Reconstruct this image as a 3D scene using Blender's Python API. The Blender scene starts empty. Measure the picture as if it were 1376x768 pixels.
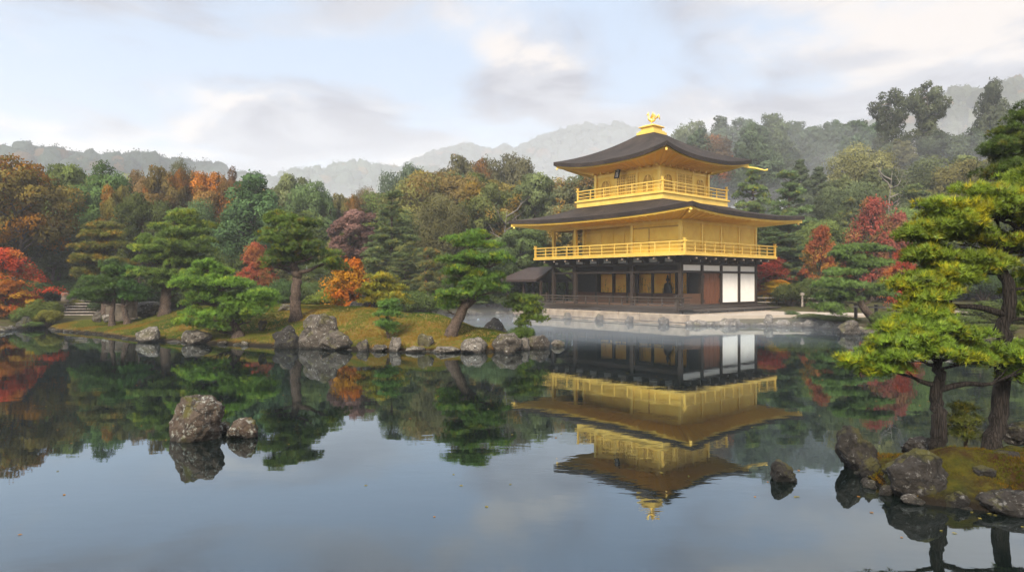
import bpy, bmesh, math, random
import numpy as np
from mathutils import Vector, noise, Matrix

rad = math.radians
sc = bpy.context.scene
COL = sc.collection

# ------------------------------------------------------------------ camera, world, sun, exposure
F, HZ, CX, CAMH = 900.0, 379.0, 688.0, 2.3          # focal length in photo pixels, horizon row, eye height
cam_d = bpy.data.cameras.new("camera")
cam_d.sensor_width = 36.0
cam_d.lens = F / 1376.0 * 36.0
cam_d.shift_y = -(384.0 - HZ) / 1376.0
cam_d.clip_start = 0.05
cam_d.clip_end = 3000.0
cam = bpy.data.objects.new("camera", cam_d)
cam.location = (0, 0, CAMH)
cam.rotation_euler = (rad(90), 0, 0)
COL.objects.link(cam)
sc.camera = cam

SUN_EL, SUN_AZ = rad(39), rad(198)                    # azimuth clockwise from +Y
sun_dir = Vector((math.sin(SUN_AZ) * math.cos(SUN_EL), math.cos(SUN_AZ) * math.cos(SUN_EL), math.sin(SUN_EL)))
sd = bpy.data.lights.new("sun", 'SUN')
sd.energy = 2.8
sd.angle = rad(14)
sd.color = (1.0, 0.88, 0.70)
so = bpy.data.objects.new("sun", sd)
so.rotation_euler = (-sun_dir).to_track_quat('-Z', 'Y').to_euler()
COL.objects.link(so)

sc.view_settings.view_transform = 'Standard'
sc.view_settings.look = 'None'
sc.view_settings.gamma = 1.0
sc.view_settings.use_curve_mapping = False
sc.view_settings.exposure = 1.6

wd = bpy.data.worlds.new("World")
sc.world = wd
wd.use_nodes = True


def nd(nt, typ, ins=None, **props):
    n = nt.nodes.new(typ)
    for k, v in props.items():
        setattr(n, k, v)
    for k, v in (ins or {}).items():
        s = n.inputs[k]
        if isinstance(v, bpy.types.NodeSocket):
            nt.links.new(v, s)
        else:
            s.default_value = v
    return n


def ramp(nt, fac, stops, interp='LINEAR'):
    n = nt.nodes.new('ShaderNodeValToRGB')
    n.color_ramp.interpolation = interp
    el = n.color_ramp.elements
    while len(el) < len(stops):
        el.new(0.5)
    for e, (p, c) in zip(el, stops):
        e.position = p
        e.color = (c, c, c, 1) if not hasattr(c, '__len__') else (*c, 1)
    nt.links.new(fac, n.inputs[0])
    return n.outputs[0]


def mix(nt, fac, a, b, blend='MIX'):
    n = nt.nodes.new('ShaderNodeMix')
    n.data_type = 'RGBA'
    n.blend_type = blend
    for s, v in ((n.inputs[0], fac), (n.inputs[6], a), (n.inputs[7], b)):
        if isinstance(v, bpy.types.NodeSocket):
            nt.links.new(v, s)
        elif hasattr(v, '__len__'):
            s.default_value = (*v, 1) if len(v) == 3 else v
        else:
            s.default_value = v
    return n.outputs[2]


def mth(nt, op, a, b=0.0, clamp=False):
    n = nt.nodes.new('ShaderNodeMath')
    n.operation = op
    n.use_clamp = clamp
    for s, v in ((n.inputs[0], a), (n.inputs[1], b)):
        if isinstance(v, bpy.types.NodeSocket):
            nt.links.new(v, s)
        else:
            s.default_value = v
    return n.outputs[0]


def build_world():
    nt = wd.node_tree
    nt.nodes.clear()
    out = nt.nodes.new('ShaderNodeOutputWorld')
    bg = nt.nodes.new('ShaderNodeBackground')
    bg.inputs[1].default_value = 0.088
    sky = nd(nt, 'ShaderNodeTexSky', sky_type='NISHITA', sun_disc=False)
    sky.sun_elevation = SUN_EL
    sky.sun_rotation = SUN_AZ
    sky.air_density = 1.2
    sky.dust_density = 2.0
    tc = nd(nt, 'ShaderNodeTexCoord')
    sep = nd(nt, 'ShaderNodeSeparateXYZ', {0: tc.outputs['Generated']})
    zz = mth(nt, 'ADD', mth(nt, 'MAXIMUM', sep.outputs[2], 0.0), 0.16)
    u = mth(nt, 'DIVIDE', sep.outputs[0], zz)
    v = mth(nt, 'DIVIDE', sep.outputs[1], zz)
    p = nd(nt, 'ShaderNodeCombineXYZ', {0: u, 1: v, 2: 3.7})
    n1 = nd(nt, 'ShaderNodeTexNoise', {'Vector': p.outputs[0], 'Scale': 1.35, 'Detail': 9.0, 'Roughness': 0.55, 'Distortion': 0.35})
    # more cloud towards +X, less towards -X
    side = mth(nt, 'MULTIPLY', sep.outputs[0], 0.07)
    cov = mth(nt, 'ADD', n1.outputs[0], side)
    mask = ramp(nt, cov, [(0.37, 0.0), (0.55, 1.0)], 'EASE')
    p2 = nd(nt, 'ShaderNodeVectorMath', {0: p.outputs[0], 1: (0.35, 0.12, 1.9)}, operation='ADD')
    n2 = nd(nt, 'ShaderNodeTexNoise', {'Vector': p2.outputs[0], 'Scale': 1.7, 'Detail': 8.0, 'Roughness': 0.55, 'Distortion': 0.5})
    ccol = ramp(nt, n2.outputs[0], [(0.40, (1.52, 1.54, 1.88)), (0.5, (2.45, 2.48, 2.74)), (0.60, (4.1, 3.72, 3.42))], 'EASE')
    # thin veil of high cloud that pales the blue
    veil = mix(nt, 0.80, sky.outputs[0], (2.2, 2.85, 3.75))
    col = mix(nt, mask, veil, ccol)
    # pale layer of air near the horizon
    low = ramp(nt, sep.outputs[2], [(0.0, 1.0), (0.30, 0.0)], 'EASE')
    col = mix(nt, mth(nt, 'MULTIPLY', low, 0.45), col, (3.05, 3.25, 3.45))
    # an overcast sky is brightest overhead; its unseen upper part is boosted for fill
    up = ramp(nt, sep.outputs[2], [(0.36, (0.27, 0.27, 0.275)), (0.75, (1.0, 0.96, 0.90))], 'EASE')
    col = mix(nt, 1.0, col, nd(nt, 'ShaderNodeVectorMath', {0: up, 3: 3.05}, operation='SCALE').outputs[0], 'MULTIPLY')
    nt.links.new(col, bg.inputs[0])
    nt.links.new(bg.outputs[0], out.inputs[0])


build_world()
cy = sc.cycles
cy.max_bounces = 6
cy.diffuse_bounces = 3
cy.glossy_bounces = 3
cy.transmission_bounces = 3
cy.transparent_max_bounces = 8
cy.volume_bounces = 2
cy.use_denoising = True
cy.caustics_reflective = False
cy.caustics_refractive = False
cy.sample_clamp_indirect = 4.0


# ------------------------------------------------------------------ helpers
def P(px, py, d):
    return Vector(((px - CX) / F * d, d, CAMH + (HZ - py) / F * d))


def gx(px, d):
    return (px - CX) / F * d


def g(px, d):
    return (gx(px, d), d)


def tag(o, label=None, cat=None, group=None, kind=None):
    if label:
        o["label"] = label
    if cat:
        o["category"] = cat
    if group:
        o["group"] = group
    if kind:
        o["kind"] = kind
    return o


def empty(name, loc=(0, 0, 0), rz=0.0, label=None, cat=None, group=None):
    o = bpy.data.objects.new(name, None)
    o.empty_display_size = 0.3
    COL.objects.link(o)
    o.location = loc
    o.rotation_euler = (0, 0, rz)
    return tag(o, label, cat, group)


def link(name, me, parent=None, material=None):
    o = bpy.data.objects.new(name, me)
    COL.objects.link(o)
    if parent is not None:
        o.parent = parent
    if material is not None and not me.materials:
        me.materials.append(material)
    return o


def np_mesh(name, V, Fc, tint=None, material=None, smooth=False, dome=None):
    V = np.asarray(V, dtype=np.float32)
    Fc = np.asarray(Fc, dtype=np.int32)
    k = Fc.shape[1]
    me = bpy.data.meshes.new(name)
    me.vertices.add(len(V))
    me.vertices.foreach_set('co', V.ravel())
    me.loops.add(Fc.size)
    me.loops.foreach_set('vertex_index', Fc.ravel())
    me.polygons.add(len(Fc))
    me.polygons.foreach_set('loop_start', np.arange(len(Fc), dtype=np.int32) * k)
    me.update(calc_edges=True)
    if tint is not None:
        a = me.color_attributes.new('tint', 'FLOAT_COLOR', 'POINT')
        t = np.ones((len(V), 4), dtype=np.float32)
        t[:, :3] = tint
        a.data.foreach_set('color', t.ravel())
    if dome is not None:
        a = me.attributes.new('dome', 'FLOAT_VECTOR', 'POINT')
        a.data.foreach_set('vector', np.ascontiguousarray(dome, dtype=np.float32).ravel())
    me.polygons.foreach_set('use_smooth', np.full(len(Fc), smooth, dtype=bool))
    if material:
        me.materials.append(material)
    me.validate()
    return me


class MB:
    """collects boxes, bars, tubes, prisms; build() makes ONE mesh object"""

    def __init__(self):
        self.v, self.f = [], []

    def add(self, vs, fs):
        n = len(self.v)
        self.v += [tuple(p) for p in vs]
        self.f += [tuple(i + n for i in f) for f in fs]
        return self

    def box(self, x0, x1, y0, y1, z0, z1):
        return self.add([(x0, y0, z0), (x1, y0, z0), (x1, y1, z0), (x0, y1, z0), (x0, y0, z1), (x1, y0, z1), (x1, y1, z1), (x0, y1, z1)],
                        [(0, 3, 2, 1), (4, 5, 6, 7), (0, 1, 5, 4), (1, 2, 6, 5), (2, 3, 7, 6), (3, 0, 4, 7)])

    def bar(self, a, b, w, h):
        a, b = Vector(a), Vector(b)
        d = (b - a).normalized()
        up = Vector((0, 0, 1)) if abs(d.z) < 0.95 else Vector((1, 0, 0))
        s = d.cross(up).normalized() * w * 0.5
        t = s.cross(d).normalized() * h * 0.5
        vs = [a - s - t, a + s - t, a + s + t, a - s + t, b - s - t, b + s - t, b + s + t, b - s + t]
        return self.add(vs, [(0, 1, 2, 3), (7, 6, 5, 4), (0, 4, 5, 1), (1, 5, 6, 2), (2, 6, 7, 3), (3, 7, 4, 0)])

    def tube(self, pts, rs, n=8, cap=True):
        pts = [Vector(p) for p in pts]
        if not hasattr(rs, '__len__'):
            rs = [rs] * len(pts)
        vs, fs = [], []
        ref = Vector((0.3, 0.9, 0.1)).normalized()
        for i, p in enumerate(pts):
            d = (pts[min(i + 1, len(pts) - 1)] - pts[max(i - 1, 0)])
            d = d.normalized() if d.length > 1e-9 else Vector((0, 0, 1))
            s = d.cross(ref)
            if s.length < 1e-3:
                s = d.cross(Vector((1, 0, 0)))
            s.normalize()
            t = d.cross(s)
            for k in range(n):
                a = 2 * math.pi * k / n
                vs.append(p + (s * math.cos(a) + t * math.sin(a)) * rs[i])
        for i in range(len(pts) - 1):
            for k in range(n):
                k2 = (k + 1) % n
                fs.append((i * n + k, i * n + k2, (i + 1) * n + k2, (i + 1) * n + k))
        if cap:
            fs.append(tuple(range(n - 1, -1, -1)))
            fs.append(tuple((len(pts) - 1) * n + k for k in range(n)))
        return self.add(vs, fs)

    def prism(self, outline, z0, z1):
        n = len(outline)
        vs = [(x, y, z0) for x, y in outline] + [(x, y, z1) for x, y in outline]
        fs = [tuple(range(n - 1, -1, -1)), tuple(range(n, 2 * n))]
        fs += [(i, (i + 1) % n, n + (i + 1) % n, n + i) for i in range(n)]
        return self.add(vs, fs)

    def xform(self, M, since=0):
        self.v[since:] = [tuple(M @ Vector(p)) for p in self.v[since:]]
        return self

    def mesh(self, name, material, smooth=False, bevel=0.0):
        me = bpy.data.meshes.new(name)
        me.from_pydata(self.v, [], self.f)
        bm = bmesh.new()
        bm.from_mesh(me)
        bmesh.ops.recalc_face_normals(bm, faces=bm.faces)
        if bevel:
            bmesh.ops.bevel(bm, geom=list(bm.edges), offset=bevel, segments=1, affect='EDGES', clamp_overlap=True)
        bm.to_mesh(me)
        bm.free()
        me.materials.append(material)
        if smooth:
            me.polygons.foreach_set('use_smooth', np.ones(len(me.polygons), dtype=bool))
        return me

    def build(self, name, material, parent=None, smooth=False, bevel=0.0):
        return link(name, self.mesh(name, material, smooth, bevel), parent)


def spline(pts, k=5):
    pts = [Vector(p) for p in pts]
    q = [pts[0] * 2 - pts[1]] + pts + [pts[-1] * 2 - pts[-2]]
    out = []
    for i in range(1, len(q) - 2):
        for j in range(k):
            t = j / k
            a, b, c, d = q[i - 1], q[i], q[i + 1], q[i + 2]
            out.append(0.5 * ((2 * b) + (c - a) * t + (2 * a - 5 * b + 4 * c - d) * t * t + (3 * b - a - 3 * c + d) * t ** 3))
    out.append(pts[-1])
    return out


def fbm(x, y, z=0.0, o=4):
    return noise.fractal(Vector((x, y, z)), 0.9, 2.1, o)


# ------------------------------------------------------------------ materials
def newmat(name):
    m = bpy.data.materials.new(name)
    m.use_nodes = True
    nt = m.node_tree
    nt.nodes.clear()
    out = nt.nodes.new('ShaderNodeOutputMaterial')
    return m, nt, out


def surf(name, base, rough=0.7, metal=0.0, bump=0.0, bscale=20.0, var=0.25, vscale=3.0, c2=None, spec=0.4, stretch=None, detail=6.0):
    """colour broken up by noise, with a bump of its own"""
    m, nt, out = newmat(name)
    tc = nd(nt, 'ShaderNodeTexCoord')
    vec = tc.outputs['Object']
    if stretch:
        vec = nd(nt, 'ShaderNodeMapping', {0: vec, 'Scale': stretch}).outputs[0]
    n1 = nd(nt, 'ShaderNodeTexNoise', {'Vector': vec, 'Scale': vscale, 'Detail': detail, 'Roughness': 0.6})
    f = ramp(nt, n1.outputs[0], [(0.3, 0.0), (0.7, 1.0)])
    lo = tuple(c * (1 - var) for c in base)
    hi = c2 or tuple(min(1, c * (1 + var)) for c in base)
    col = mix(nt, f, lo, hi)
    b = nd(nt, 'ShaderNodeBsdfPrincipled', {'Base Color': col, 'Roughness': rough, 'Metallic': metal, 'Specular IOR Level': spec})
    if bump:
        n2 = nd(nt, 'ShaderNodeTexNoise', {'Vector': vec, 'Scale': bscale, 'Detail': 5.0, 'Roughness': 0.65})
        bp = nd(nt, 'ShaderNodeBump', {'Strength': bump, 'Distance': 0.05, 'Height': n2.outputs[0]})
        nt.links.new(bp.outputs[0], b.inputs['Normal'])
    nt.links.new(b.outputs[0], out.inputs[0])
    return m


def leafmat(name, trans=0.32, gloss=0.0, own=0.6):
    m, nt, out = newmat(name)
    oi = nd(nt, 'ShaderNodeObjectInfo')
    at = nd(nt, 'ShaderNodeAttribute', attribute_name='tint')
    c = mix(nt, 1.0, oi.outputs['Color'], at.outputs['Color'], 'MULTIPLY')
    hs = nd(nt, 'ShaderNodeHueSaturation', {'Hue': mth(nt, 'ADD', mth(nt, 'MULTIPLY', oi.outputs['Random'], 0.03), 0.485),
                                            'Value': mth(nt, 'ADD', mth(nt, 'MULTIPLY', oi.outputs['Random'], 0.3), 0.85), 'Color': c})
    dn = nd(nt, 'ShaderNodeAttribute', attribute_name='dome')
    gm = nd(nt, 'ShaderNodeNewGeometry')
    tw = nd(nt, 'ShaderNodeVectorTransform', {0: dn.outputs['Vector']}, vector_type='NORMAL', convert_from='OBJECT', convert_to='WORLD')
    sc_ = nd(nt, 'ShaderNodeVectorMath', {0: gm.outputs['Normal'], 3: own}, operation='SCALE')
    nn = nd(nt, 'ShaderNodeVectorMath', {0: tw.outputs[0], 1: sc_.outputs[0]}, operation='ADD')
    nn = nd(nt, 'ShaderNodeVectorMath', {0: nn.outputs[0]}, operation='NORMALIZE')
    df = nd(nt, 'ShaderNodeBsdfDiffuse', {'Color': hs.outputs[0], 'Normal': nn.outputs[0]})
    tr = nd(nt, 'ShaderNodeBsdfTranslucent', {'Color': hs.outputs[0]})
    mx = nd(nt, 'ShaderNodeMixShader', {0: trans, 1: df.outputs[0], 2: tr.outputs[0]})
    last = mx.outputs[0]
    if gloss:
        gl = nd(nt, 'ShaderNodeBsdfGlossy', {'Color': (0.8, 0.9, 0.8, 1), 'Roughness': 0.45})
        last = nd(nt, 'ShaderNodeMixShader', {0: gloss, 1: last, 2: gl.outputs[0]}).outputs[0]
    nt.links.new(last, out.inputs[0])
    return m


def goldmat(name, base, dark, metal=0.5, rough=0.42, squares=9.0):
    m, nt, out = newmat(name)
    tc = nd(nt, 'ShaderNodeTexCoord')
    n1 = nd(nt, 'ShaderNodeTexNoise', {'Vector': tc.outputs['Object'], 'Scale': 1.6, 'Detail': 5.0})
    br = nd(nt, 'ShaderNodeTexVoronoi', {'Vector': tc.outputs['Object'], 'Scale': squares, 'Randomness': 0.35}, distance='CHEBYCHEV')
    c = mix(nt, ramp(nt, n1.outputs[0], [(0.3, 0.0), (0.7, 1.0)]), dark, base)
    sv = nd(nt, 'ShaderNodeSeparateColor', {0: br.outputs['Color']})
    c = mix(nt, 0.22, c, ramp(nt, sv.outputs[0], [(0, 0.25), (1, 0.8)]), 'SOFT_LIGHT')
    n5 = nd(nt, 'ShaderNodeTexNoise', {'Vector': tc.outputs['Object'], 'Scale': 5.0, 'Detail': 7.0, 'Roughness': 0.7})
    c = mix(nt, mth(nt, 'MULTIPLY', ramp(nt, n5.outputs[0], [(0.52, 0.0), (0.72, 1.0)]), 0.16), c, (0.5, 0.28, 0.05))
    mp = nd(nt, 'ShaderNodeMapping', {0: tc.outputs['Object'], 'Scale': (1.2, 1.2, 22)})
    n2 = nd(nt, 'ShaderNodeTexNoise', {'Vector': mp.outputs[0], 'Scale': 1.0, 'Detail': 4.0})
    bp = nd(nt, 'ShaderNodeBump', {'Strength': 0.25, 'Distance': 0.02, 'Height': n2.outputs[0]})
    b = nd(nt, 'ShaderNodeBsdfPrincipled', {'Base Color': c, 'Roughness': rough, 'Metallic': metal, 'Normal': bp.outputs[0]})
    nt.links.new(b.outputs[0], out.inputs[0])
    return m


def rockmat(name, dark, light, lichen, lf=0.5, moss=0.3):
    m, nt, out = newmat(name)
    tc = nd(nt, 'ShaderNodeTexCoord')
    oi = nd(nt, 'ShaderNodeObjectInfo')
    off = nd(nt, 'ShaderNodeVectorMath', {0: tc.outputs['Object'], 1: oi.outputs['Location']}, operation='ADD')
    vec = off.outputs[0]
    n1 = nd(nt, 'ShaderNodeTexNoise', {'Vector': vec, 'Scale': 3.0, 'Detail': 9.0, 'Roughness': 0.7})
    c = mix(nt, ramp(nt, n1.outputs[0], [(0.32, 0.0), (0.68, 1.0)]), dark, light)
    n2 = nd(nt, 'ShaderNodeTexNoise', {'Vector': vec, 'Scale': 11.0, 'Detail': 7.0, 'Roughness': 0.75})
    c = mix(nt, ramp(nt, n2.outputs[0], [(0.60 - lf * 0.12, 0.0), (0.66 - lf * 0.08, 1.0)]), c, lichen)
    n3 = nd(nt, 'ShaderNodeTexNoise', {'Vector': vec, 'Scale': 2.2, 'Detail': 6.0, 'Roughness': 0.6})
    gm = nd(nt, 'ShaderNodeNewGeometry')
    up = nd(nt, 'ShaderNodeSeparateXYZ', {0: gm.outputs['Normal']})
    f = mth(nt, 'ADD', n3.outputs[0], mth(nt, 'MULTIPLY', up.outputs[2], 0.08))
    c = mix(nt, mth(nt, 'MULTIPLY', ramp(nt, f, [(0.56, 0.0), (0.64, 1.0)]), moss), c, (0.09, 0.085, 0.015))
    pz = nd(nt, 'ShaderNodeSeparateXYZ', {0: gm.outputs['Position']})
    wet = ramp(nt, mth(nt, 'ADD', pz.outputs[2], mth(nt, 'MULTIPLY', mth(nt, 'SUBTRACT', n2.outputs[0], 0.5), 0.10)), [(0.045, 0.35), (0.10, 1.0)])
    c = mix(nt, 1.0, c, wet, 'MULTIPLY')
    n4 = nd(nt, 'ShaderNodeTexNoise', {'Vector': vec, 'Scale': 14.0, 'Detail': 8.0, 'Roughness': 0.7})
    wv = nd(nt, 'ShaderNodeVectorMath', {0: vec, 1: nd(nt, 'ShaderNodeVectorMath', {0: n1.outputs['Color'], 1: (0.35, 0.35, 0.35)}, operation='MULTIPLY').outputs[0]}, operation='ADD')
    ck = nd(nt, 'ShaderNodeTexVoronoi', {'Vector': nd(nt, 'ShaderNodeMapping', {0: wv.outputs[0], 'Rotation': (0.5, 0.3, 0.2), 'Scale': (1, 1, 2.2)}).outputs[0], 'Scale': 2.3}, feature='DISTANCE_TO_EDGE')
    crack = ramp(nt, ck.outputs[0], [(0.0, 0.0), (0.035, 1.0)])
    c = mix(nt, mth(nt, 'MULTIPLY', mth(nt, 'SUBTRACT', 1.0, crack), 0.55), c, (0.012, 0.010, 0.008))
    hh = mth(nt, 'ADD', n4.outputs[0], mth(nt, 'MULTIPLY', crack, 0.35))
    bp = nd(nt, 'ShaderNodeBump', {'Strength': 1.0, 'Distance': 0.10, 'Height': hh})
    b = nd(nt, 'ShaderNodeBsdfPrincipled', {'Base Color': c, 'Roughness': 0.85, 'Specular IOR Level': 0.3, 'Normal': bp.outputs[0]})
    nt.links.new(b.outputs[0], out.inputs[0])
    return m


def barkmat(name, dark, light, vs=26.0, st=0.28):
    m, nt, out = newmat(name)
    tc = nd(nt, 'ShaderNodeTexCoord')
    mp = nd(nt, 'ShaderNodeMapping', {0: tc.outputs['Object'], 'Scale': (1, 1, st)})
    v = nd(nt, 'ShaderNodeTexVoronoi', {'Vector': mp.outputs[0], 'Scale': vs}, feature='DISTANCE_TO_EDGE')
    n1 = nd(nt, 'ShaderNodeTexNoise', {'Vector': mp.outputs[0], 'Scale': 16.0, 'Detail': 8.0, 'Roughness': 0.75})
    h = mth(nt, 'ADD', mth(nt, 'MINIMUM', mth(nt, 'MULTIPLY', v.outputs[0], 2.0), 0.3), n1.outputs[0])
    c = mix(nt, ramp(nt, h, [(0.45, 0.0), (0.9, 1.0)]), dark, light)
    bp = nd(nt, 'ShaderNodeBump', {'Strength': 1.0, 'Distance': 0.04, 'Height': h})
    b = nd(nt, 'ShaderNodeBsdfPrincipled', {'Base Color': c, 'Roughness': 0.9, 'Specular IOR Level': 0.2, 'Normal': bp.outputs[0]})
    nt.links.new(b.outputs[0], out.inputs[0])
    return m


def mossmat(name, a, b_, c_, scale=0.55):
    m, nt, out = newmat(name)
    tc = nd(nt, 'ShaderNodeTexCoord')
    n1 = nd(nt, 'ShaderNodeTexNoise', {'Vector': tc.outputs['Object'], 'Scale': scale, 'Detail': 7.0, 'Roughness': 0.62})
    n2 = nd(nt, 'ShaderNodeTexNoise', {'Vector': tc.outputs['Object'], 'Scale': scale * 9, 'Detail': 6.0, 'Roughness': 0.7})
    c = mix(nt, ramp(nt, n1.outputs[0], [(0.38, 0.0), (0.6, 1.0)]), a, b_)
    c = mix(nt, ramp(nt, n2.outputs[0], [(0.45, 0.0), (0.68, 1.0)]), c, c_)
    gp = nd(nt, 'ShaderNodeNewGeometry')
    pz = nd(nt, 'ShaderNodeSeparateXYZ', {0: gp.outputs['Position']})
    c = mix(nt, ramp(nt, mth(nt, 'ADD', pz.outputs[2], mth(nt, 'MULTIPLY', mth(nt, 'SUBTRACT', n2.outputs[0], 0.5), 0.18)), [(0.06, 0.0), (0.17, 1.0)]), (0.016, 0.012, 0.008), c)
    n3 = nd(nt, 'ShaderNodeTexNoise', {'Vector': tc.outputs['Object'], 'Scale': 22.0, 'Detail': 6.0, 'Roughness': 0.7})
    bp = nd(nt, 'ShaderNodeBump', {'Strength': 0.9, 'Distance': 0.08, 'Height': n3.outputs[0]})
    b = nd(nt, 'ShaderNodeBsdfPrincipled', {'Base Color': c, 'Roughness': 0.95, 'Specular IOR Level': 0.1, 'Normal': bp.outputs[0]})
    nt.links.new(b.outputs[0], out.inputs[0])
    return m


def watermat():
    m, nt, out = newmat("pond_water")
    tc = nd(nt, 'ShaderNodeTexCoord')
    mp = nd(nt, 'ShaderNodeMapping', {0: tc.outputs['Object'], 'Scale': (0.9, 1.6, 1)})
    n1 = nd(nt, 'ShaderNodeTexNoise', {'Vector': mp.outputs[0], 'Scale': 1.1, 'Detail': 3.0, 'Roughness': 0.5})
    n2 = nd(nt, 'ShaderNodeTexNoise', {'Vector': mp.outputs[0], 'Scale': 5.5, 'Detail': 2.0, 'Roughness': 0.5})
    n3 = nd(nt, 'ShaderNodeTexNoise', {'Vector': mp.outputs[0], 'Scale': 0.12, 'Detail': 3.0, 'Roughness': 0.5})
    h = mth(nt, 'ADD', n1.outputs[0], mth(nt, 'MULTIPLY', n2.outputs[0], 0.16))
    st = mth(nt, 'MULTIPLY', ramp(nt, n3.outputs[0], [(0.42, 0.35), (0.66, 1.0)]), 0.045)
    bp = nd(nt, 'ShaderNodeBump', {'Strength': st, 'Distance': 0.06, 'Height': h})
    fr = nd(nt, 'ShaderNodeFresnel', {'IOR': 1.33, 'Normal': bp.outputs[0]})
    fac = mth(nt, 'POWER', fr.outputs[0], 0.57)
    deep = nd(nt, 'ShaderNodeBsdfDiffuse', {'Color': (0.0035, 0.0060, 0.0050, 1)})
    gl = nd(nt, 'ShaderNodeBsdfGlossy', {'Color': (0.80, 0.91, 1.0, 1), 'Roughness': 0.02, 'Normal': bp.outputs[0]})
    mx = nd(nt, 'ShaderNodeMixShader', {0: fac, 1: deep.outputs[0], 2: gl.outputs[0]})
    nt.links.new(mx.outputs[0], out.inputs[0])
    return m


M = dict(
    gold=goldmat("gold_leaf", (0.97, 0.64, 0.095), (0.86, 0.52, 0.06), 0.3, 0.42),
    gold_trim=goldmat("gold_trim", (0.95, 0.66, 0.15), (0.86, 0.55, 0.10), 0.5, 0.36, 14.0),
    gold_dim=goldmat("gold_lattice", (0.55, 0.31, 0.05), (0.46, 0.25, 0.035)),
    screen=goldmat("gilded_screen", (0.95, 0.54, 0.09), (0.9, 0.45, 0.06), 0.1, 0.5, 3.0),
    wood=surf("dark_timber", (0.024, 0.015, 0.010), 0.6, 0, 0.3, 14, 0.4, 6, None, 0.4, (6, 6, 0.8)),
    wood_mid=surf("brown_timber", (0.085, 0.042, 0.022), 0.55, 0, 0.3, 14, 0.4, 5, None, 0.4, (7, 7, 0.6)),
    wood_grey=surf("weathered_timber", (0.042, 0.033, 0.027), 0.75, 0, 0.3, 14, 0.4, 6, None, 0.3),
    plaster=surf("white_plaster", (0.80, 0.77, 0.72), 0.8, 0, 0.06, 30, 0.05, 2),
    black=surf("black_lacquer", (0.012, 0.010, 0.009), 0.5, 0, 0.1, 8, 0.3, 4),
    stone=surf("pale_stone", (0.22, 0.165, 0.115), 0.9, 0, 0.6, 10, 0.4, 2.2, (0.33, 0.265, 0.195)),
    stepstone=surf("step_stone", (0.16, 0.135, 0.115), 0.9, 0, 0.6, 10, 0.4, 4.0, (0.30, 0.265, 0.23)),
    wallstone=surf("wall_stone", (0.05, 0.04, 0.03), 0.9, 0, 0.6, 10, 0.4, 3.0, (0.12, 0.098, 0.075)),
    sand=surf("pale_sand", (0.34, 0.29, 0.235), 0.95, 0, 0.4, 40, 0.15, 1.5),
    rock=rockmat("mossy_rock", (0.035, 0.028, 0.022), (0.13, 0.11, 0.09), (0.32, 0.31, 0.28), 0.3, 0.5),
    rock_pale=rockmat("pale_rock", (0.06, 0.05, 0.042), (0.23, 0.205, 0.175), (0.42, 0.40, 0.36), 0.4, 0.35),
    rock_dark=rockmat("dark_rock", (0.009, 0.008, 0.007), (0.042, 0.036, 0.031), (0.17, 0.17, 0.16), 0.15, 0.5),
    rock_lichen=rockmat("lichen_rock", (0.045, 0.025, 0.017), (0.14, 0.112, 0.085), (0.36, 0.37, 0.33), 0.6, 0.8),
    rock_islet=rockmat("islet_rock", (0.012, 0.010, 0.008), (0.05, 0.043, 0.038), (0.17, 0.165, 0.155), 0.35, 0.7),
    bark=barkmat("pine_bark", (0.022, 0.016, 0.013), (0.13, 0.095, 0.075)),
    bark_dark=barkmat("dark_pine_bark", (0.005, 0.004, 0.0035), (0.034, 0.028, 0.025), 36, 0.10),
    bark_pale=barkmat("pale_bark", (0.09, 0.075, 0.06), (0.32, 0.28, 0.24)),
    bark_dead=barkmat("dead_wood", (0.10, 0.085, 0.075), (0.30, 0.27, 0.24)),
    leaf=leafmat("leaves", 0.25, 0.0, 0.75),
    needle=leafmat("needles", 0.2, 0.03, 0.5),
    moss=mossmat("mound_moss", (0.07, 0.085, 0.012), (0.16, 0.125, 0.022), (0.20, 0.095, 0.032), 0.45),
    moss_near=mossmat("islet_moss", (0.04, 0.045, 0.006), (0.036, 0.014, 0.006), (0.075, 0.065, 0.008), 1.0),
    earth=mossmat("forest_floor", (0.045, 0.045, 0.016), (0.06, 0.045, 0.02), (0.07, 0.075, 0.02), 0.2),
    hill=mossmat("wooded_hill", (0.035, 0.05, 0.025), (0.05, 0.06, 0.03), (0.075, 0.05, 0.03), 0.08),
    water=watermat(),
)


def shinglemat():
    m, nt, out = newmat("cypress_shingles")
    tc = nd(nt, 'ShaderNodeTexCoord')
    n0 = nd(nt, 'ShaderNodeTexNoise', {'Vector': tc.outputs['Object'], 'Scale': 1.2, 'Detail': 8.0, 'Roughness': 0.7})
    mp = nd(nt, 'ShaderNodeMapping', {0: tc.outputs['Object'], 'Scale': (4, 4, 26)})
    n1 = nd(nt, 'ShaderNodeTexNoise', {'Vector': mp.outputs[0], 'Scale': 2.2, 'Detail': 7.0, 'Roughness': 0.7})
    n9 = nd(nt, 'ShaderNodeTexNoise', {'Vector': tc.outputs['Object'], 'Scale': 0.45, 'Detail': 6.0, 'Roughness': 0.65})
    f = mth(nt, 'ADD', mth(nt, 'MULTIPLY', n0.outputs[0], 0.35), mth(nt, 'ADD', mth(nt, 'MULTIPLY', n1.outputs[0], 0.4), mth(nt, 'MULTIPLY', n9.outputs[0], 0.25)))
    c = ramp(nt, f, [(0.38, (0.011, 0.008, 0.0065)), (0.5, (0.028, 0.020, 0.016)), (0.62, (0.075, 0.055, 0.043))])
    bp = nd(nt, 'ShaderNodeBump', {'Strength': 1.0, 'Distance': 0.12, 'Height': n1.outputs[0]})
    b = nd(nt, 'ShaderNodeBsdfPrincipled', {'Base Color': c, 'Roughness': 0.85, 'Specular IOR Level': 0.25, 'Normal': bp.outputs[0]})
    nt.links.new(b.outputs[0], out.inputs[0])
    return m


M['shingle'] = shinglemat()


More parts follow.
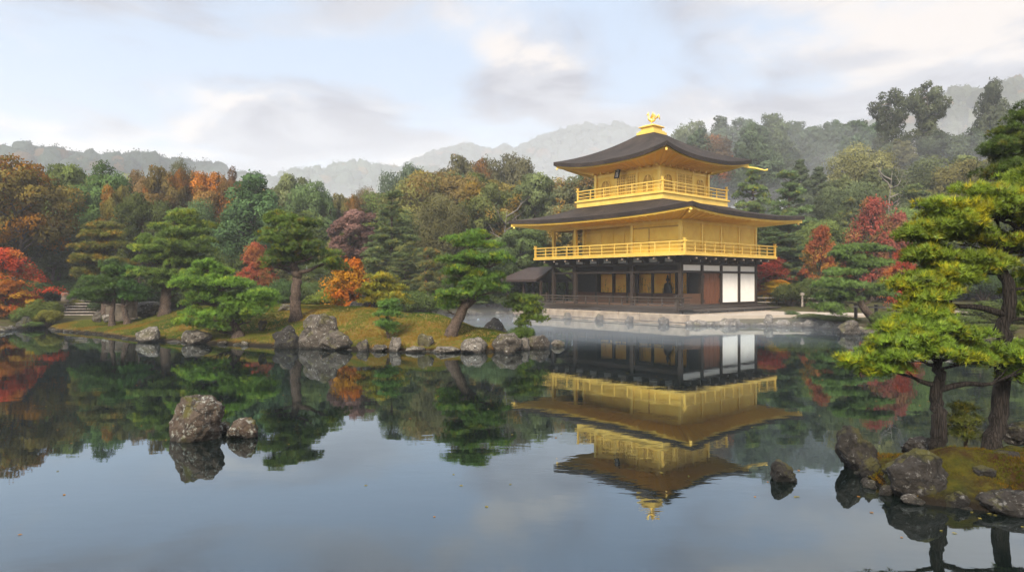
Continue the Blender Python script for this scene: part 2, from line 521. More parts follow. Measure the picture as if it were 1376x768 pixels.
# ------------------------------------------------------------------ the lie of the land
def sdf(pts, poly):
    """signed distance of (N,2) points to a polygon, positive inside"""
    pts = np.asarray(pts, dtype=np.float64)
    poly = np.asarray(poly, dtype=np.float64)
    dmin = np.full(len(pts), 1e18)
    ins = np.zeros(len(pts), dtype=bool)
    for a, b in zip(poly, np.roll(poly, -1, axis=0)):
        e = b - a
        w = pts - a
        t = np.clip((w @ e) / (e @ e), 0, 1)
        dd = w - t[:, None] * e
        dmin = np.minimum(dmin, (dd ** 2).sum(1))
        c1 = (a[1] <= pts[:, 1]) != (b[1] <= pts[:, 1])
        with np.errstate(divide='ignore', invalid='ignore'):
            xi = a[0] + (pts[:, 1] - a[1]) / (b[1] - a[1]) * e[0]
        ins ^= c1 & (pts[:, 0] < xi)
    d = np.sqrt(dmin)
    return np.where(ins, d, -d)


def sstep(a, b, x):
    t = np.clip((x - a) / (b - a), 0, 1)
    return t * t * (3 - 2 * t)


def vnoise(x, y, s, seed=0):
    return np.array([noise.fractal(Vector((a * s + seed, b * s, seed * 0.37)), 0.9, 2.1, 4) for a, b in zip(x, y)])


POND = [(-90, 1.2), (90, 1.2), (90, 22), (40, 24.5), g(1376, 25.5), g(1300, 26.5), g(1215, 27.5), g(1165, 30), g(1130, 32.5), g(1085, 34.6),
        g(1030, 35.4), (9.3, 35.7), (0.0, 46.4), g(680, 49.5), g(650, 48.5), g(600, 45.5), g(575, 41.0), g(540, 36.5), g(440, 34.5), g(300, 34.0),
        g(190, 33.5), g(120, 34.6), g(70, 34.8), g(40, 34.0), g(0, 31.5), g(-60, 30.0), (-38, 29.0), (-60, 27.5), (-90, 27)]


def hill(x, y):
    s = sstep(-8, 30, x)
    back = np.maximum(0, y - 50)
    back = back * sstep(0, 25, back)
    back = np.minimum(back, 75)
    return back * (0.02 + 0.17 * s)


def ground_h(x, y, nz=None):
    x = np.atleast_1d(np.asarray(x, float))
    y = np.atleast_1d(np.asarray(y, float))
    s = -sdf(np.stack([x, y], 1), POND)
    if nz is None:
        nz = vnoise(x, y, 0.25, 5)
    out = 0.42 * (1 - np.exp(-np.maximum(s, 0) / 0.45)) + nz * 0.10 * sstep(0.2, 3, s) + sstep(3, 16, s) * 0.5 + hill(x, y) + nz * 0.8 * sstep(20, 60, s)
    return np.where(s > 0, out, np.maximum(-1.0, s * 0.8))


def gz(x, y):
    return float(ground_h(x, y)[0])


def make_ground():
    ang = np.concatenate([np.linspace(-50, 50, 420), np.linspace(50, 310, 90)[1:-1]])
    rr = np.concatenate([[0.5], np.geomspace(3, 1040, 270)])
    A, Rr = np.meshgrid(np.radians(ang), rr)
    x = (np.sin(A) * Rr).ravel()
    y = (np.cos(A) * Rr).ravel()
    z = ground_h(x, y)
    na, nr = len(ang), len(rr)
    i, j = np.meshgrid(np.arange(nr - 1), np.arange(na), indexing='ij')
    j2 = (j + 1) % na
    Fc = np.stack([i * na + j, (i + 1) * na + j, (i + 1) * na + j2, i * na + j2], -1).reshape(-1, 4)
    zz = z[Fc]
    Fc = Fc[zz.max(1) > -0.9]
    me = np_mesh("ground", np.stack([x, y, z], 1), Fc[:, ::-1], None, M['earth'], True)
    tag(link("ground", me), kind='structure')


make_ground()


def make_water():
    mb = MB()
    n = 40
    mb.prism([(math.cos(2 * math.pi * k / n) * 110, 26 + math.sin(2 * math.pi * k / n) * 60) for k in range(n)], -1.2, 0.0)
    tag(mb.build("water", M['water']), kind='structure')


make_water()

MOUND = [g(66, 33.2), g(75, 31.6), g(130, 29.6), g(180, 26.9), g(215, 26.1), g(260, 25.5), g(320, 24.7), g(370, 23.9), g(430, 23.3), g(470, 22.8),
         g(530, 22.3), g(600, 22.1), g(660, 22.2), g(700, 22.7), g(726, 23.7), g(722, 25.5), g(690, 27.5), g(640, 29.3), g(600, 31.5), g(560, 33.5), g(520, 36),
         g(400, 37.5), g(250, 37), g(150, 36.5), g(90, 35.5)]
ISLET = [(4.5, 8.6), g(1152, 8.1), g(1165, 7.75), g(1188, 7.35), g(1230, 7.0), g(1290, 6.85), g(1376, 6.65), (6.4, 6.5), (9, 6.3), (14, 7), (15, 13), (10.6, 13.4),
         (9.0, 11.0), g(1376, 9.1), g(1310, 8.75), g(1250, 8.6), g(1190, 8.7), g(1165, 8.75)]


def mound_h(x, y, s, nz):
    return np.where(s > 0, 0.22 * (1 - np.exp(-s / 0.18)) + 0.95 * sstep(0.2, 4.6, s) * (0.12 + 0.88 * sstep(-20.5, -14.5, x)) + nz * 0.13 * sstep(0.2, 1.5, s), s * 1.1)


def islet_h(x, y, s, nz):
    return np.where(s > 0, 0.12 * (1 - np.exp(-s / 0.08)) + 0.24 * sstep(0.05, 1.0, s) + nz * 0.10 * sstep(0.1, 0.6, s), s * 1.3)


def surface_z(fn, poly, x, y, ns, seed):
    x = np.atleast_1d(np.asarray(x, float))
    y = np.atleast_1d(np.asarray(y, float))
    s = sdf(np.stack([x, y], 1), poly)
    return fn(x, y, s, vnoise(x, y, ns, seed))


def patch(name, poly, res, fn, ns, seed, mat_):
    p = np.array(poly)
    xs = np.arange(p[:, 0].min() - 1, p[:, 0].max() + 1, res)
    ys = np.arange(p[:, 1].min() - 1, p[:, 1].max() + 1, res)
    X, Y = np.meshgrid(xs, ys)
    x, y = X.ravel(), Y.ravel()
    s = sdf(np.stack([x, y], 1), poly)
    wob = vnoise(x, y, 1.3, seed + 3) * 0.18
    nz = vnoise(x, y, ns, seed)
    z = fn(x, y, s + wob * (np.abs(s) < 1.5), nz)
    nx, ny = len(xs), len(ys)
    i, j = np.meshgrid(np.arange(ny - 1), np.arange(nx - 1), indexing='ij')
    Fc = np.stack([i * nx + j, i * nx + j + 1, (i + 1) * nx + j + 1, (i + 1) * nx + j], -1).reshape(-1, 4)
    Fc = Fc[z[Fc].max(1) > -0.5]
    me = np_mesh(name, np.stack([x, y, z], 1), Fc, None, mat_, True)
    return tag(link(name, me), kind='structure')


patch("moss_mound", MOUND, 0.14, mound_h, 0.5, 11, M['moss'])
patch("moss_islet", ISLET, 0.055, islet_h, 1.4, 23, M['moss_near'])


def mz(x, y):
    return float(surface_z(mound_h, MOUND, x, y, 0.5, 11)[0])


def iz(x, y):
    return float(surface_z(islet_h, ISLET, x, y, 1.4, 23)[0])


# ------------------------------------------------------------------ foliage
def unit(v):
    return v / np.maximum(np.linalg.norm(v, axis=1, keepdims=True), 1e-9)


def needles(cen, axis, K, L, w, spread, rng, tint, dome=None):
    n = len(cen)
    c = np.repeat(cen, K, 0)
    a = np.repeat(axis, K, 0)
    d = unit(a + rng.normal(0, spread, (n * K, 3)))
    s = unit(np.cross(d, rng.normal(0, 1, (n * K, 3)))) * (w * 0.5)
    ln = L * rng.uniform(0.65, 1.15, (n * K, 1))
    b = c + d * ln * 0.06
    V = np.empty((n * K * 3, 3))
    V[0::3] = b - s
    V[1::3] = b + s
    V[2::3] = c + d * ln
    T = np.repeat(np.repeat(tint, K, 0) * rng.uniform(0.78, 1.22, (n * K, 1)), 3, 0)
    D = np.repeat(axis if dome is None else dome, K * 3, 0)
    return V, np.arange(n * K * 3).reshape(-1, 3), T, D


def leaves(cen, nor, L, w, tilt, rng, tint):
    n = len(cen)
    nrm = unit(nor + rng.normal(0, tilt, (n, 3)))
    u = unit(np.cross(nrm, rng.normal(0, 1, (n, 3))))
    v = np.cross(nrm, u)
    ln = L * rng.uniform(0.6, 1.25, (n, 1))
    V = np.empty((n * 4, 3))
    V[0::4] = cen - u * ln * 0.5
    V[1::4] = cen + v * w * 0.5 - u * ln * 0.05 + nrm * ln * 0.06
    V[2::4] = cen + u * ln * 0.5
    V[3::4] = cen - v * w * 0.5 - u * ln * 0.05 + nrm * ln * 0.06
    T = np.repeat(tint * rng.uniform(0.8, 1.2, (n, 1)), 4, 0)
    return V, np.arange(n * 4).reshape(-1, 4), T, np.repeat(unit(nor), 4, 0)


def patch_noise(cen, s, seed):
    return np.array([noise.noise(Vector((c[0] * s + seed, c[1] * s, c[2] * s * 1.4))) for c in cen])


class Foliage:
    def __init__(self):
        self.V, self.F, self.T, self.D, self.n = [], [], [], [], 0

    def add(self, VFT):
        V, Fc, T, D = VFT
        self.D.append(D)
        self.V.append(V)
        self.F.append(Fc + self.n)
        self.T.append(T)
        self.n += len(V)

    def mesh(self, name, mat_):
        return np_mesh(name, np.concatenate(self.V), np.concatenate(self.F), np.concatenate(self.T), mat_, False, np.concatenate(self.D))


def pad_tufts(c, R, th, nt, rng, lobes=9, puff=0.42):
    """a cloud pad of pine foliage: small domes crowded on a flat disc; returns tuft bases, directions and dome normals"""
    lc, lr = [np.array([0, 0, th * 0.25])], [R * 0.42]
    for i in range(lobes):
        a = i * 2.39996 + rng.uniform(-0.4, 0.4)
        q = math.sqrt((i + 0.7) / lobes) * 0.80
        lc.append(np.array([math.cos(a) * R * q, math.sin(a) * R * q, th * (0.22 * (1 - q * q) + rng.uniform(-0.2, 0.2))]))
        lr.append(R * rng.uniform(0.22, 0.36))
    lc, lr = np.array(lc), np.array(lr)
    w = lr ** 2 / (lr ** 2).sum()
    k = rng.choice(len(lr), nt, p=w)
    ph = rng.uniform(0, 2 * math.pi, nt)
    cz = rng.uniform(-0.12, 1.0, nt)
    sz = np.sqrt(1 - cz ** 2)
    dr = np.stack([np.cos(ph) * sz, np.sin(ph) * sz, cz], 1)
    fz = np.minimum(lr, th * puff)[k]
    pos = lc[k] + dr * np.stack([lr[k], lr[k], fz], 1) * rng.uniform(0.72, 1.0, (nt, 1))
    ax = unit(dr * np.array([0.85, 0.85, 0.5]) + np.array([0, 0, 0.45]))
    whole = unit(np.stack([(pos[:, 0]) / R, (pos[:, 1]) / R, np.full(nt, 0.35)], 1))
    return np.asarray(c) + pos, ax, unit(dr + 0.35 * whole)


def near_on(path, z):
    return min(range(len(path)), key=lambda i: abs(path[i].z - z))


def pine(seed, trunk, r0, tiers, dens=150, K=9, L=0.12, w=0.016, yellow=0.0, orange=0.0, spread=0.55, r1=None, twigs=3, ybase=(1.9, 1.35, 0.5), trunk_n=9, lobes=9, puff=0.42, zj=0.3):
    """garden pine: a bent trunk, limbs, and flat cloud pads in tiers (z, cx, cy, rx, ry, pads, pad radius, thickness)"""
    rng = np.random.default_rng(seed)
    fo, mb, pads = Foliage(), MB(), []
    path = spline(trunk, 6)
    n = len(path)
    r1 = r1 or r0 * 0.3
    rs = [r0 * (1 - i / (n - 1)) + r1 * i / (n - 1) for i in range(n)]
    rs[0] *= 1.45
    rs[1] *= 1.15
    rs[2] *= 1.04
    jit = [p + Vector((rng.normal(0, r0 * 0.1), rng.normal(0, r0 * 0.1), 0)) if 0 < i < n - 1 else p for i, p in enumerate(path)]
    jit[0] = jit[0] - Vector((0, 0, 0.25))
    mb.tube(jit, rs, trunk_n)
    for (z, cx, cy_, rx, ry, npad, pr, th) in tiers:
        for i in range(npad):
            a = i * 2.39996 + rng.uniform(-0.5, 0.5) + z * 3
            q = math.sqrt((i + 0.35) / npad) * rng.uniform(0.8, 1.05) if npad > 1 else 0
            R = pr * rng.uniform(0.78, 1.22)
            c = np.array([cx + math.cos(a) * max(rx - R * 0.55, 0) * q, cy_ + math.sin(a) * max(ry - R * 0.55, 0) * q, z + rng.uniform(-zj, zj) * th - 0.25 * th * q])
            nt = int(dens * R * R * 3.6)
            pos, ax, dome = pad_tufts(c, R, th * rng.uniform(0.85, 1.2), nt, rng, lobes, puff)
            tint = np.ones((nt, 3)) * rng.uniform(0.78, 1.25) * rng.uniform(0.6, 1.4, (nt, 1))
            if yellow or orange:
                pn = patch_noise(pos, 1.1 / max(pr, 0.15), seed) + rng.normal(0, 0.18, nt)
                ym = sstep(0.22 - yellow, 0.72 - yellow, pn)[:, None]
                tint = tint * (1 - ym) + tint * np.array(ybase) * ym
                om = sstep(0.50 - orange * 0.4, 0.62 - orange * 0.4, patch_noise(pos, 2.2 / max(pr, 0.15), seed + 9))[:, None] * orange
                tint = tint * (1 - om) + tint * np.array([3.6, 1.25, 0.45]) * om
            fo.add(needles(pos, ax, K, L, w, spread, rng, tint, dome))
            pads.append((Vector(c) - Vector((0, 0, th * 0.15)), R, th))
    # limbs: each pad hangs on the nearest limb or trunk point below and inside it
    att = [(p, rs[i], 0) for i, p in enumerate(path) if i > 2]
    axis_xy = Vector((path[-1].x + path[n // 2].x, path[-1].y + path[n // 2].y)) * 0.5
    pads.sort(key=lambda q: (Vector((q[0].x, q[0].y)) - axis_xy).length)
    for e, R, th in pads:
        best, bc = None, 1e9
        for p, r, lv in att:
            dv = e - p
            hd = math.hypot(dv.x, dv.y)
            cost = dv.length + max(0, 0.25 * hd - dv.z) * 1.6 + (0.25 * lv) * R + (0.6 * R if hd < 0.2 * R else 0)
            if cost < bc:
                best, bc = (p, r, lv), cost
        s, rp, lv = best
        dist = (e - s).length
        rb = min(rp * 0.7, r0 * (0.13 + 0.10 * min(dist / max(R, 0.01), 3)))
        m1 = s.lerp(e, 0.33) + Vector((rng.normal(0, 0.08), rng.normal(0, 0.08), rng.uniform(-0.08, 0.05))) * dist
        m2 = s.lerp(e, 0.7) + Vector((rng.normal(0, 0.07), rng.normal(0, 0.07), rng.uniform(-0.10, 0.02))) * dist
        bp = spline([s, m1, m2, e], 3)
        rr = [rb * (1 - 0.72 * t / (len(bp) - 1)) for t in range(len(bp))]
        mb.tube(bp, rr, 6)
        if lv < 3:
            att += [(bp[t], rr[t], lv + 1) for t in range(3, len(bp) - 1)]
        for _ in range(twigs):
            a2 = rng.uniform(0, 2 * math.pi)
            e2 = e + Vector((math.cos(a2) * R * 0.7, math.sin(a2) * R * 0.7, th * rng.uniform(-0.1, 0.2)))
            mid = m2.lerp(e2, 0.55) + Vector((rng.normal(0, 0.05), rng.normal(0, 0.05), -0.04)) * R
            mb.tube([m2, mid, e2], [rb * 0.34, rb * 0.22, rb * 0.08], 5)
    return fo.mesh("pine_crown", M['needle']), mb


def put_tree(name, label, cat, group, loc, crown, trunk, color, rz=0.0, scale=1.0, crown_name="crown", trunk_name="trunk"):
    o = empty(name, loc, rz, label, cat, group)
    o.scale = (scale, scale, scale) if not hasattr(scale, '__len__') else scale
    if trunk is not None:
        link(trunk_name, trunk, o)
    if crown is not None:
        c = link(crown_name, crown, o)
        c.color = (*color, 1)
    return o


def broadleaf(seed, H=10.0, W=7.5, z0=0.28, nl=26, n_leaf=24000, L=0.21, w=0.13, patchy=0.0, ptint=(1.9, 1.15, 0.7), shape='round', limb=True, bark='bark', lr=(0.26, 0.42), tr=0.022):
    rng = np.random.default_rng(seed)
    fo, mb = Foliage(), MB()
    zc, rz_ = H * (z0 + 1) / 2, H * (1 - z0) / 2
    lc, lrad = [], []
    for i in range(nl):
        t = (i + 0.5) / nl
        cz = 1 - 1.75 * t + rng.uniform(-0.1, 0.1)
        cz = max(-0.8, min(1, cz))
        ph = i * 2.39996 + rng.uniform(-0.5, 0.5)
        sz = math.sqrt(max(0, 1 - cz * cz))
        q = rng.uniform(0.55, 0.88)
        wz = 1.0
        if shape == 'cone':
            wz = 0.30 + 0.85 * (0.5 - 0.5 * cz)
        elif shape == 'vase':
            wz = 0.75 + 0.3 * cz
        r = W * 0.5 * rng.uniform(*lr)
        if shape == 'cone':
            r *= 0.62 + 0.5 * (0.5 - 0.5 * cz)
        lc.append((math.cos(ph) * sz * W * 0.5 * q * wz, math.sin(ph) * sz * W * 0.5 * q * wz, zc + cz * rz_ * q))
        lrad.append(r)
    lc, lrad = np.array(lc), np.array(lrad)
    k = rng.choice(nl, n_leaf, p=lrad ** 2 / (lrad ** 2).sum())
    dr = unit(rng.normal(0, 1, (n_leaf, 3)) + np.array([0, 0, 0.25]))
    rr = lrad[k] * np.clip(rng.normal(0.94, 0.12, n_leaf), 0.5, 1.4) * (1 + 0.45 * patch_noise(lc[k] + dr * lrad[k][:, None], 1.7, seed))
    pos = lc[k] + dr * rr[:, None] * np.array([1, 1, 0.8])
    lt = rng.uniform(0.62, 1.38, nl)
    tint = np.ones((n_leaf, 3)) * lt[k][:, None]
    if patchy:
        pm = sstep(0.28 - patchy * 0.5, 0.52 - patchy * 0.5, patch_noise(pos, 0.45, seed + 4) + rng.normal(0, 0.09, n_leaf))[:, None]
        tint = tint * (1 - pm) + tint * np.array(ptint) * pm
    fo.add(leaves(pos, dr, L, w, 0.55, rng, tint))
    r0 = H * tr
    top = zc + rz_ * 0.35
    tp = spline([(0, 0, -0.6), (rng.normal(0, 0.1), rng.normal(0, 0.1), H * 0.2), (rng.normal(0, 0.3), rng.normal(0, 0.3), H * 0.45), (rng.normal(0, 0.3), rng.normal(0, 0.3), top)], 4)
    mb.tube(tp, [r0 * (1.25 - 1.0 * i / (len(tp) - 1)) for i in range(len(tp))], 8)
    if limb:
        for i in range(0, nl, 2):
            e = Vector(lc[i])
            s = tp[max(2, min(near_on(tp, e.z - 0.35 * math.hypot(e.x, e.y) - 0.6), len(tp) - 2))]
            m1 = s.lerp(e, 0.5) + Vector((rng.normal(0, 0.2), rng.normal(0, 0.2), 0.2))
            mb.tube([s, m1, e], [r0 * 0.42, r0 * 0.26, r0 * 0.08], 5)
    return fo.mesh("tree_crown", M['leaf']), mb.mesh("tree_trunk", M[bark], True)


def maple(seed, H=6.0, W=6.0, nl=34, n_leaf=15000, L=0.15, w=0.12, patchy=0.5, ptint=(1.5, 2.6, 1.2), z0=0.12):
    """layered sprays of small leaves on thin limbs"""
    rng = np.random.default_rng(seed)
    fo, mb = Foliage(), MB()
    tp = spline([(0, 0, -0.4), (0.1, 0, H * 0.2), (-0.15, 0.1, H * 0.42), (0.1, 0, H * 0.7)], 4)
    mb.tube(tp, [0.15 * H / 6 * (1.2 - 1.0 * i / (len(tp) - 1)) for i in range(len(tp))], 7)
    P_, N_, T_ = [], [], []
    for i in range(nl):
        t = (i + 0.5) / nl
        z = H * (z0 + (0.97 - z0) * t)
        prof = math.sin(min(1.0, 0.22 + 0.95 * (1 - t)) * math.pi / 2) * (1 - 0.55 * t ** 2)
        ph = i * 2.39996 + rng.uniform(-0.6, 0.6)
        q = rng.uniform(0.25, 0.85) * W * 0.5 * prof
        c = np.array([math.cos(ph) * q, math.sin(ph) * q, z])
        R = W * rng.uniform(0.09, 0.17)
        m = n_leaf // nl
        a = rng.uniform(0, 2 * math.pi, m)
        rr = R * np.sqrt(rng.uniform(0, 1, m)) * (1 + 0.35 * np.sin(a * 3 + i))
        pz = rng.normal(0, R * 0.16, m) - 0.22 * rr ** 2 / R + R * 0.12 * np.sin(a * 4 + i)
        P_.append(c + np.stack([np.cos(a) * rr, np.sin(a) * rr, pz], 1))
        N_.append(np.tile([0, 0, 1.0], (m, 1)) + np.stack([np.cos(a), np.sin(a), 0 * a], 1) * 0.5)
        T_.append(np.ones((m, 3)) * rng.uniform(0.75, 1.2))
        s = tp[max(3, min(near_on(tp, z - 0.4 * q), len(tp) - 2))]
        e = Vector(c)
        mb.tube([s, s.lerp(e, 0.5) + Vector((rng.normal(0, 0.15), rng.normal(0, 0.15), 0.12)), e], [0.045, 0.03, 0.01], 5)
    pos, nor, tint = np.concatenate(P_), np.concatenate(N_), np.concatenate(T_)
    if patchy:
        pm = sstep(0.2 - patchy * 0.4, 0.5 - patchy * 0.4, patch_noise(pos, 0.5, seed + 4) + rng.normal(0, 0.1, len(pos)))[:, None]
        tint = tint * (1 - pm) + tint * np.array(ptint) * pm
    fo.add(leaves(pos, nor, L, w, 0.5, rng, tint))
    return fo.mesh("maple_crown", M['leaf']), mb.mesh("maple_trunk", M['bark'], True)


def cedar(seed, H=18.0, W=6.0, z0=0.35, nl=60, n_leaf=15000, top='cone', L=0.34, w=0.15):
    """tall straight conifer with drooping clumps on a bare lower trunk"""
    rng = np.random.default_rng(seed)
    fo, mb = Foliage(), MB()
    tp = [Vector((0, 0, -1)), Vector((rng.normal(0, 0.08), 0, H * 0.3)), Vector((rng.normal(0, 0.12), rng.normal(0, 0.1), H * 0.65)), Vector((0, 0, H * 0.97))]
    mb.tube(spline(tp, 4), [H * 0.0145 * (1.1 - 1.0 * i / 12) for i in range(13)], 8)
    lc, lr_ = [], []
    for i in range(nl):
        t = (i + 0.5) / nl
        z = H * (z0 + (0.985 - z0) * t)
        if top == 'cone':
            prof = (1 - t) ** 0.7 * 0.9 + 0.08
        else:
            prof = 0.78 + 0.25 * math.sin(t * 9 + seed) - 0.45 * max(0, t - 0.75) / 0.25
        ph = i * 2.39996 + rng.uniform(-0.5, 0.5)
        q = W * 0.5 * prof * rng.uniform(0.45, 0.95)
        lc.append((math.cos(ph) * q, math.sin(ph) * q, z - 0.15 * q))
        lr_.append(W * 0.5 * (0.16 + 0.26 * prof) * rng.uniform(0.75, 1.2))
        if i % 3 == 0:
            mb.tube([(0, 0, z), Vector(lc[-1]) * 0.6 + Vector((0, 0, z * 0.4)), lc[-1]], [0.07, 0.05, 0.02], 5)
    lc, lr_ = np.array(lc), np.array(lr_)
    k = rng.choice(nl, n_leaf, p=lr_ ** 2 / (lr_ ** 2).sum())
    dr = unit(rng.normal(0, 1, (n_leaf, 3)))
    pos = lc[k] + dr * lr_[k][:, None] * rng.uniform(0.6, 1.08, (n_leaf, 1)) * np.array([1, 1, 0.62])
    lt = rng.uniform(0.78, 1.22, nl)
    fo.add(leaves(pos, dr + np.array([0, 0, 0.4]), L, w, 0.6, rng, np.ones((n_leaf, 3)) * lt[k][:, None]))
    return fo.mesh("conifer_crown", M['leaf']), mb.mesh("conifer_trunk", M['bark_pale'], True)


def shrub(seed, W=2.0, H=1.4, nl=14, n_leaf=6000, L=0.09, w=0.05):
    rng = np.random.default_rng(seed)
    fo, mb = Foliage(), MB()
    lc, lr_ = [], []
    for i in range(nl):
        a = i * 2.39996
        q = math.sqrt((i + 0.5) / nl) * 0.72
        lc.append((math.cos(a) * W * 0.5 * q, math.sin(a) * W * 0.5 * q, H * (0.72 - 0.5 * q * q) + rng.uniform(-0.12, 0.12) * H))
        lr_.append(W * rng.uniform(0.15, 0.24))
        mb.tube([(0, 0, -0.1), Vector(lc[-1]) * 0.5, lc[-1]], [0.03, 0.02, 0.01], 5)
    lc, lr_ = np.array(lc), np.array(lr_)
    k = rng.choice(nl, n_leaf, p=lr_ ** 2 / (lr_ ** 2).sum())
    dr = unit(rng.normal(0, 1, (n_leaf, 3)) + np.array([0, 0, 0.15]))
    pos = lc[k] + dr * lr_[k][:, None] * rng.uniform(0.7, 1.05, (n_leaf, 1))
    pos[:, 2] = np.maximum(pos[:, 2], 0.0)
    fo.add(leaves(pos, dr, L, w, 0.5, rng, np.ones((n_leaf, 3)) * rng.uniform(0.8, 1.2, nl)[k][:, None]))
    return fo.mesh("shrub_leaves", M['leaf']), mb.mesh("shrub_stems", M['bark'], True)


def deadtree(seed, H=8.0):
    rng = np.random.default_rng(seed)
    mb = MB()
    tp = spline([(0, 0, -0.5), (0.15, 0, H * 0.3), (-0.1, 0.1, H * 0.6), (0.25, 0, H)], 5)
    mb.tube(tp, [0.16 * (1.1 - 1.0 * i / (len(tp) - 1)) for i in range(len(tp))], 6)
    for i in range(12):
        z = H * (0.35 + 0.6 * i / 12)
        s = tp[near_on(tp, z)]
        a = rng.uniform(0, 6.28)
        ln = H * rng.uniform(0.12, 0.3)
        e = s + Vector((math.cos(a) * ln, math.sin(a) * ln, ln * rng.uniform(0.3, 1.0)))
        m = s.lerp(e, 0.5) + Vector((rng.normal(0, 0.15), rng.normal(0, 0.15), -0.1))
        mb.tube([s, m, e], [0.06, 0.042, 0.012], 5)
        for _ in range(2):
            e2 = e + Vector((rng.normal(0, 0.5), rng.normal(0, 0.5), rng.uniform(0, 0.8)))
            mb.tube([m.lerp(e, 0.5), e2], [0.025, 0.008], 4)
    return mb.mesh("bare_tree", M['bark_dead'], True)


# ------------------------------------------------------------------ hills far behind
def ridge(name, d0, depth, prof, seed, bump):
    """a real hill: crest heights along x, a rounded cross-section in depth"""
    pxs = np.array([p[0] for p in prof], float)
    pys = np.array([p[1] for p in prof], float)
    xs = np.arange(gx(pxs[0], d0), gx(pxs[-1], d0), d0 * 0.008)
    ts = np.linspace(-1, 1, 33)
    X, T = np.meshgrid(xs, ts)
    crest = CAMH + (HZ - np.interp(CX + X / d0 * F, pxs, pys)) / F * d0
    Y = d0 + T * depth
    nz = vnoise(X.ravel(), Y.ravel(), 1.0 / bump * 0.25, seed).reshape(X.shape)
    Z = -2 + (crest + 2) * np.cos(T * math.pi / 2) ** 1.2 + nz * bump * 0.10 * np.cos(T * math.pi / 2)
    nx, ny = len(xs), len(ts)
    i, j = np.meshgrid(np.arange(ny - 1), np.arange(nx - 1), indexing='ij')
    Fc = np.stack([i * nx + j, i * nx + j + 1, (i + 1) * nx + j + 1, (i + 1) * nx + j], -1).reshape(-1, 4)
    V = np.stack([X.ravel(), Y.ravel(), Z.ravel()], 1)
    tag(link(name, np_mesh(name, V, Fc, None, M['hill'], True)), kind='structure')
    return X, Y, Z


def far_wood(name, XYZ, n, r, color, seed, leaf=1.2, nq=80, tmin=-0.75, tall=0.9):
    """the tree cover of a far hill, which reads as one mass"""
    X, Y, Z = XYZ
    rng = np.random.default_rng(seed)
    ny, nx = X.shape
    fo = Foliage()
    rows = rng.uniform(tmin, 0.06, n)
    rows[: n // 3] = rng.normal(-0.02, 0.03, n // 3)
    ii = np.clip(((rows + 1) / 2 * (ny - 1)), 0, ny - 2)
    jj = rng.uniform(0, nx - 2, n)
    a, b = ii.astype(int), jj.astype(int)
    fa, fb = ii - a, jj - b

    def bl(Q):
        return (Q[a, b] * (1 - fa) * (1 - fb) + Q[a + 1, b] * fa * (1 - fb) + Q[a, b + 1] * (1 - fa) * fb + Q[a + 1, b + 1] * fa * fb)
    c = np.stack([bl(X), bl(Y), bl(Z)], 1)
    rr = r * rng.uniform(0.45, 1.5, n)
    tt = np.ones((n, 3)) * rng.uniform(0.7, 1.3, (n, 1))
    aut = rng.uniform(0, 1, n) < 0.12
    tt[aut] *= np.array([2.2, 1.2, 0.9])
    k = np.repeat(np.arange(n), nq)
    hh = rr * rng.uniform(0.8, 1.7, n) * tall
    bm = bmesh.new()
    bmesh.ops.create_cube(bm, size=2.0)
    bmesh.ops.subdivide_edges(bm, edges=bm.edges, cuts=2, use_grid_fill=True)
    bv = unit(np.array([v.co[:] for v in bm.verts]))
    bf = np.array([[v.index for v in f.verts] for f in bm.faces])
    bm.free()
    for i in range(n):
        V = bv * (1 + rng.normal(0, 0.10, (len(bv), 1))) * np.array([rr[i], rr[i], hh[i]]) * 0.84 + c[i] + np.array([0, 0, hh[i] * 0.4])
        fo.add((V, bf, np.repeat(tt[i:i + 1], len(V), 0), bv))
    dr = unit(rng.normal(0, 1, (n * nq, 3)) + np.array([0, 0, 0.35]))
    pos = c[k] + dr * np.stack([rr[k], rr[k], hh[k]], 1) * np.clip(rng.normal(0.88, 0.08, (n * nq, 1)), 0.2, 1.0)
    pos[:, 2] += hh[k] * 0.4
    fo.add(leaves(pos, dr, leaf, leaf * 0.75, 0.6, rng, tt[k]))
    o = link(name, fo.mesh(name, M['leaf']))
    o.color = (*color, 1)
    return tag(o, kind='stuff')


RL = ridge("hill_west", 400, 130, [(-420, 235), (-200, 225), (-60, 224), (0, 224), (40, 220), (100, 228), (150, 231), (200, 229), (250, 237), (300, 248), (340, 256), (420, 276), (520, 310), (640, 350)], 3, 20)
RM = ridge("hill_middle", 480, 100, [(240, 315), (320, 270), (380, 253), (430, 244), (480, 241), (540, 247), (600, 245), (700, 250), (800, 255), (900, 265), (1000, 285)], 8, 20)
RC = ridge("mountain", 760, 180, [(420, 298), (500, 256), (560, 230), (585, 222), (620, 207), (660, 212), (700, 209), (730, 196), (760, 186), (790, 182), (830, 184), (870, 196), (920, 216), (1000, 240), (1100, 268)], 5, 34)
RR = ridge("hill_east", 480, 130, [(900, 302), (1000, 252), (1100, 212), (1200, 172), (1260, 146), (1300, 138), (1376, 122), (1450, 112), (1560, 117), (1750, 142), (1900, 202)], 13, 26)
far_wood("far_wood_west", RL, 2300, 5.0, (0.04, 0.055, 0.045), 1)
far_wood("far_wood_middle", RM, 1700, 5.0, (0.05, 0.065, 0.045), 2, 1.3, 80)
far_wood("far_wood_mountain", RC, 2000, 7.0, (0.05, 0.062, 0.05), 3, 2.0, 60, -0.5, 0.7)
far_wood("far_wood_east", RR, 2000, 5.6, (0.055, 0.062, 0.04), 4, 1.3, 80)

# ------------------------------------------------------------------ the golden pavilion
PAV = Vector((9.4, 45.1, 0.0))
PROT = rad(-49.2)


def Lw(x, y, z=0.0):
    """pavilion coordinates to world"""
    c, s = math.cos(PROT), math.sin(PROT)
    return Vector((PAV.x + c * x - s * y, PAV.y + s * x + c * y, z))


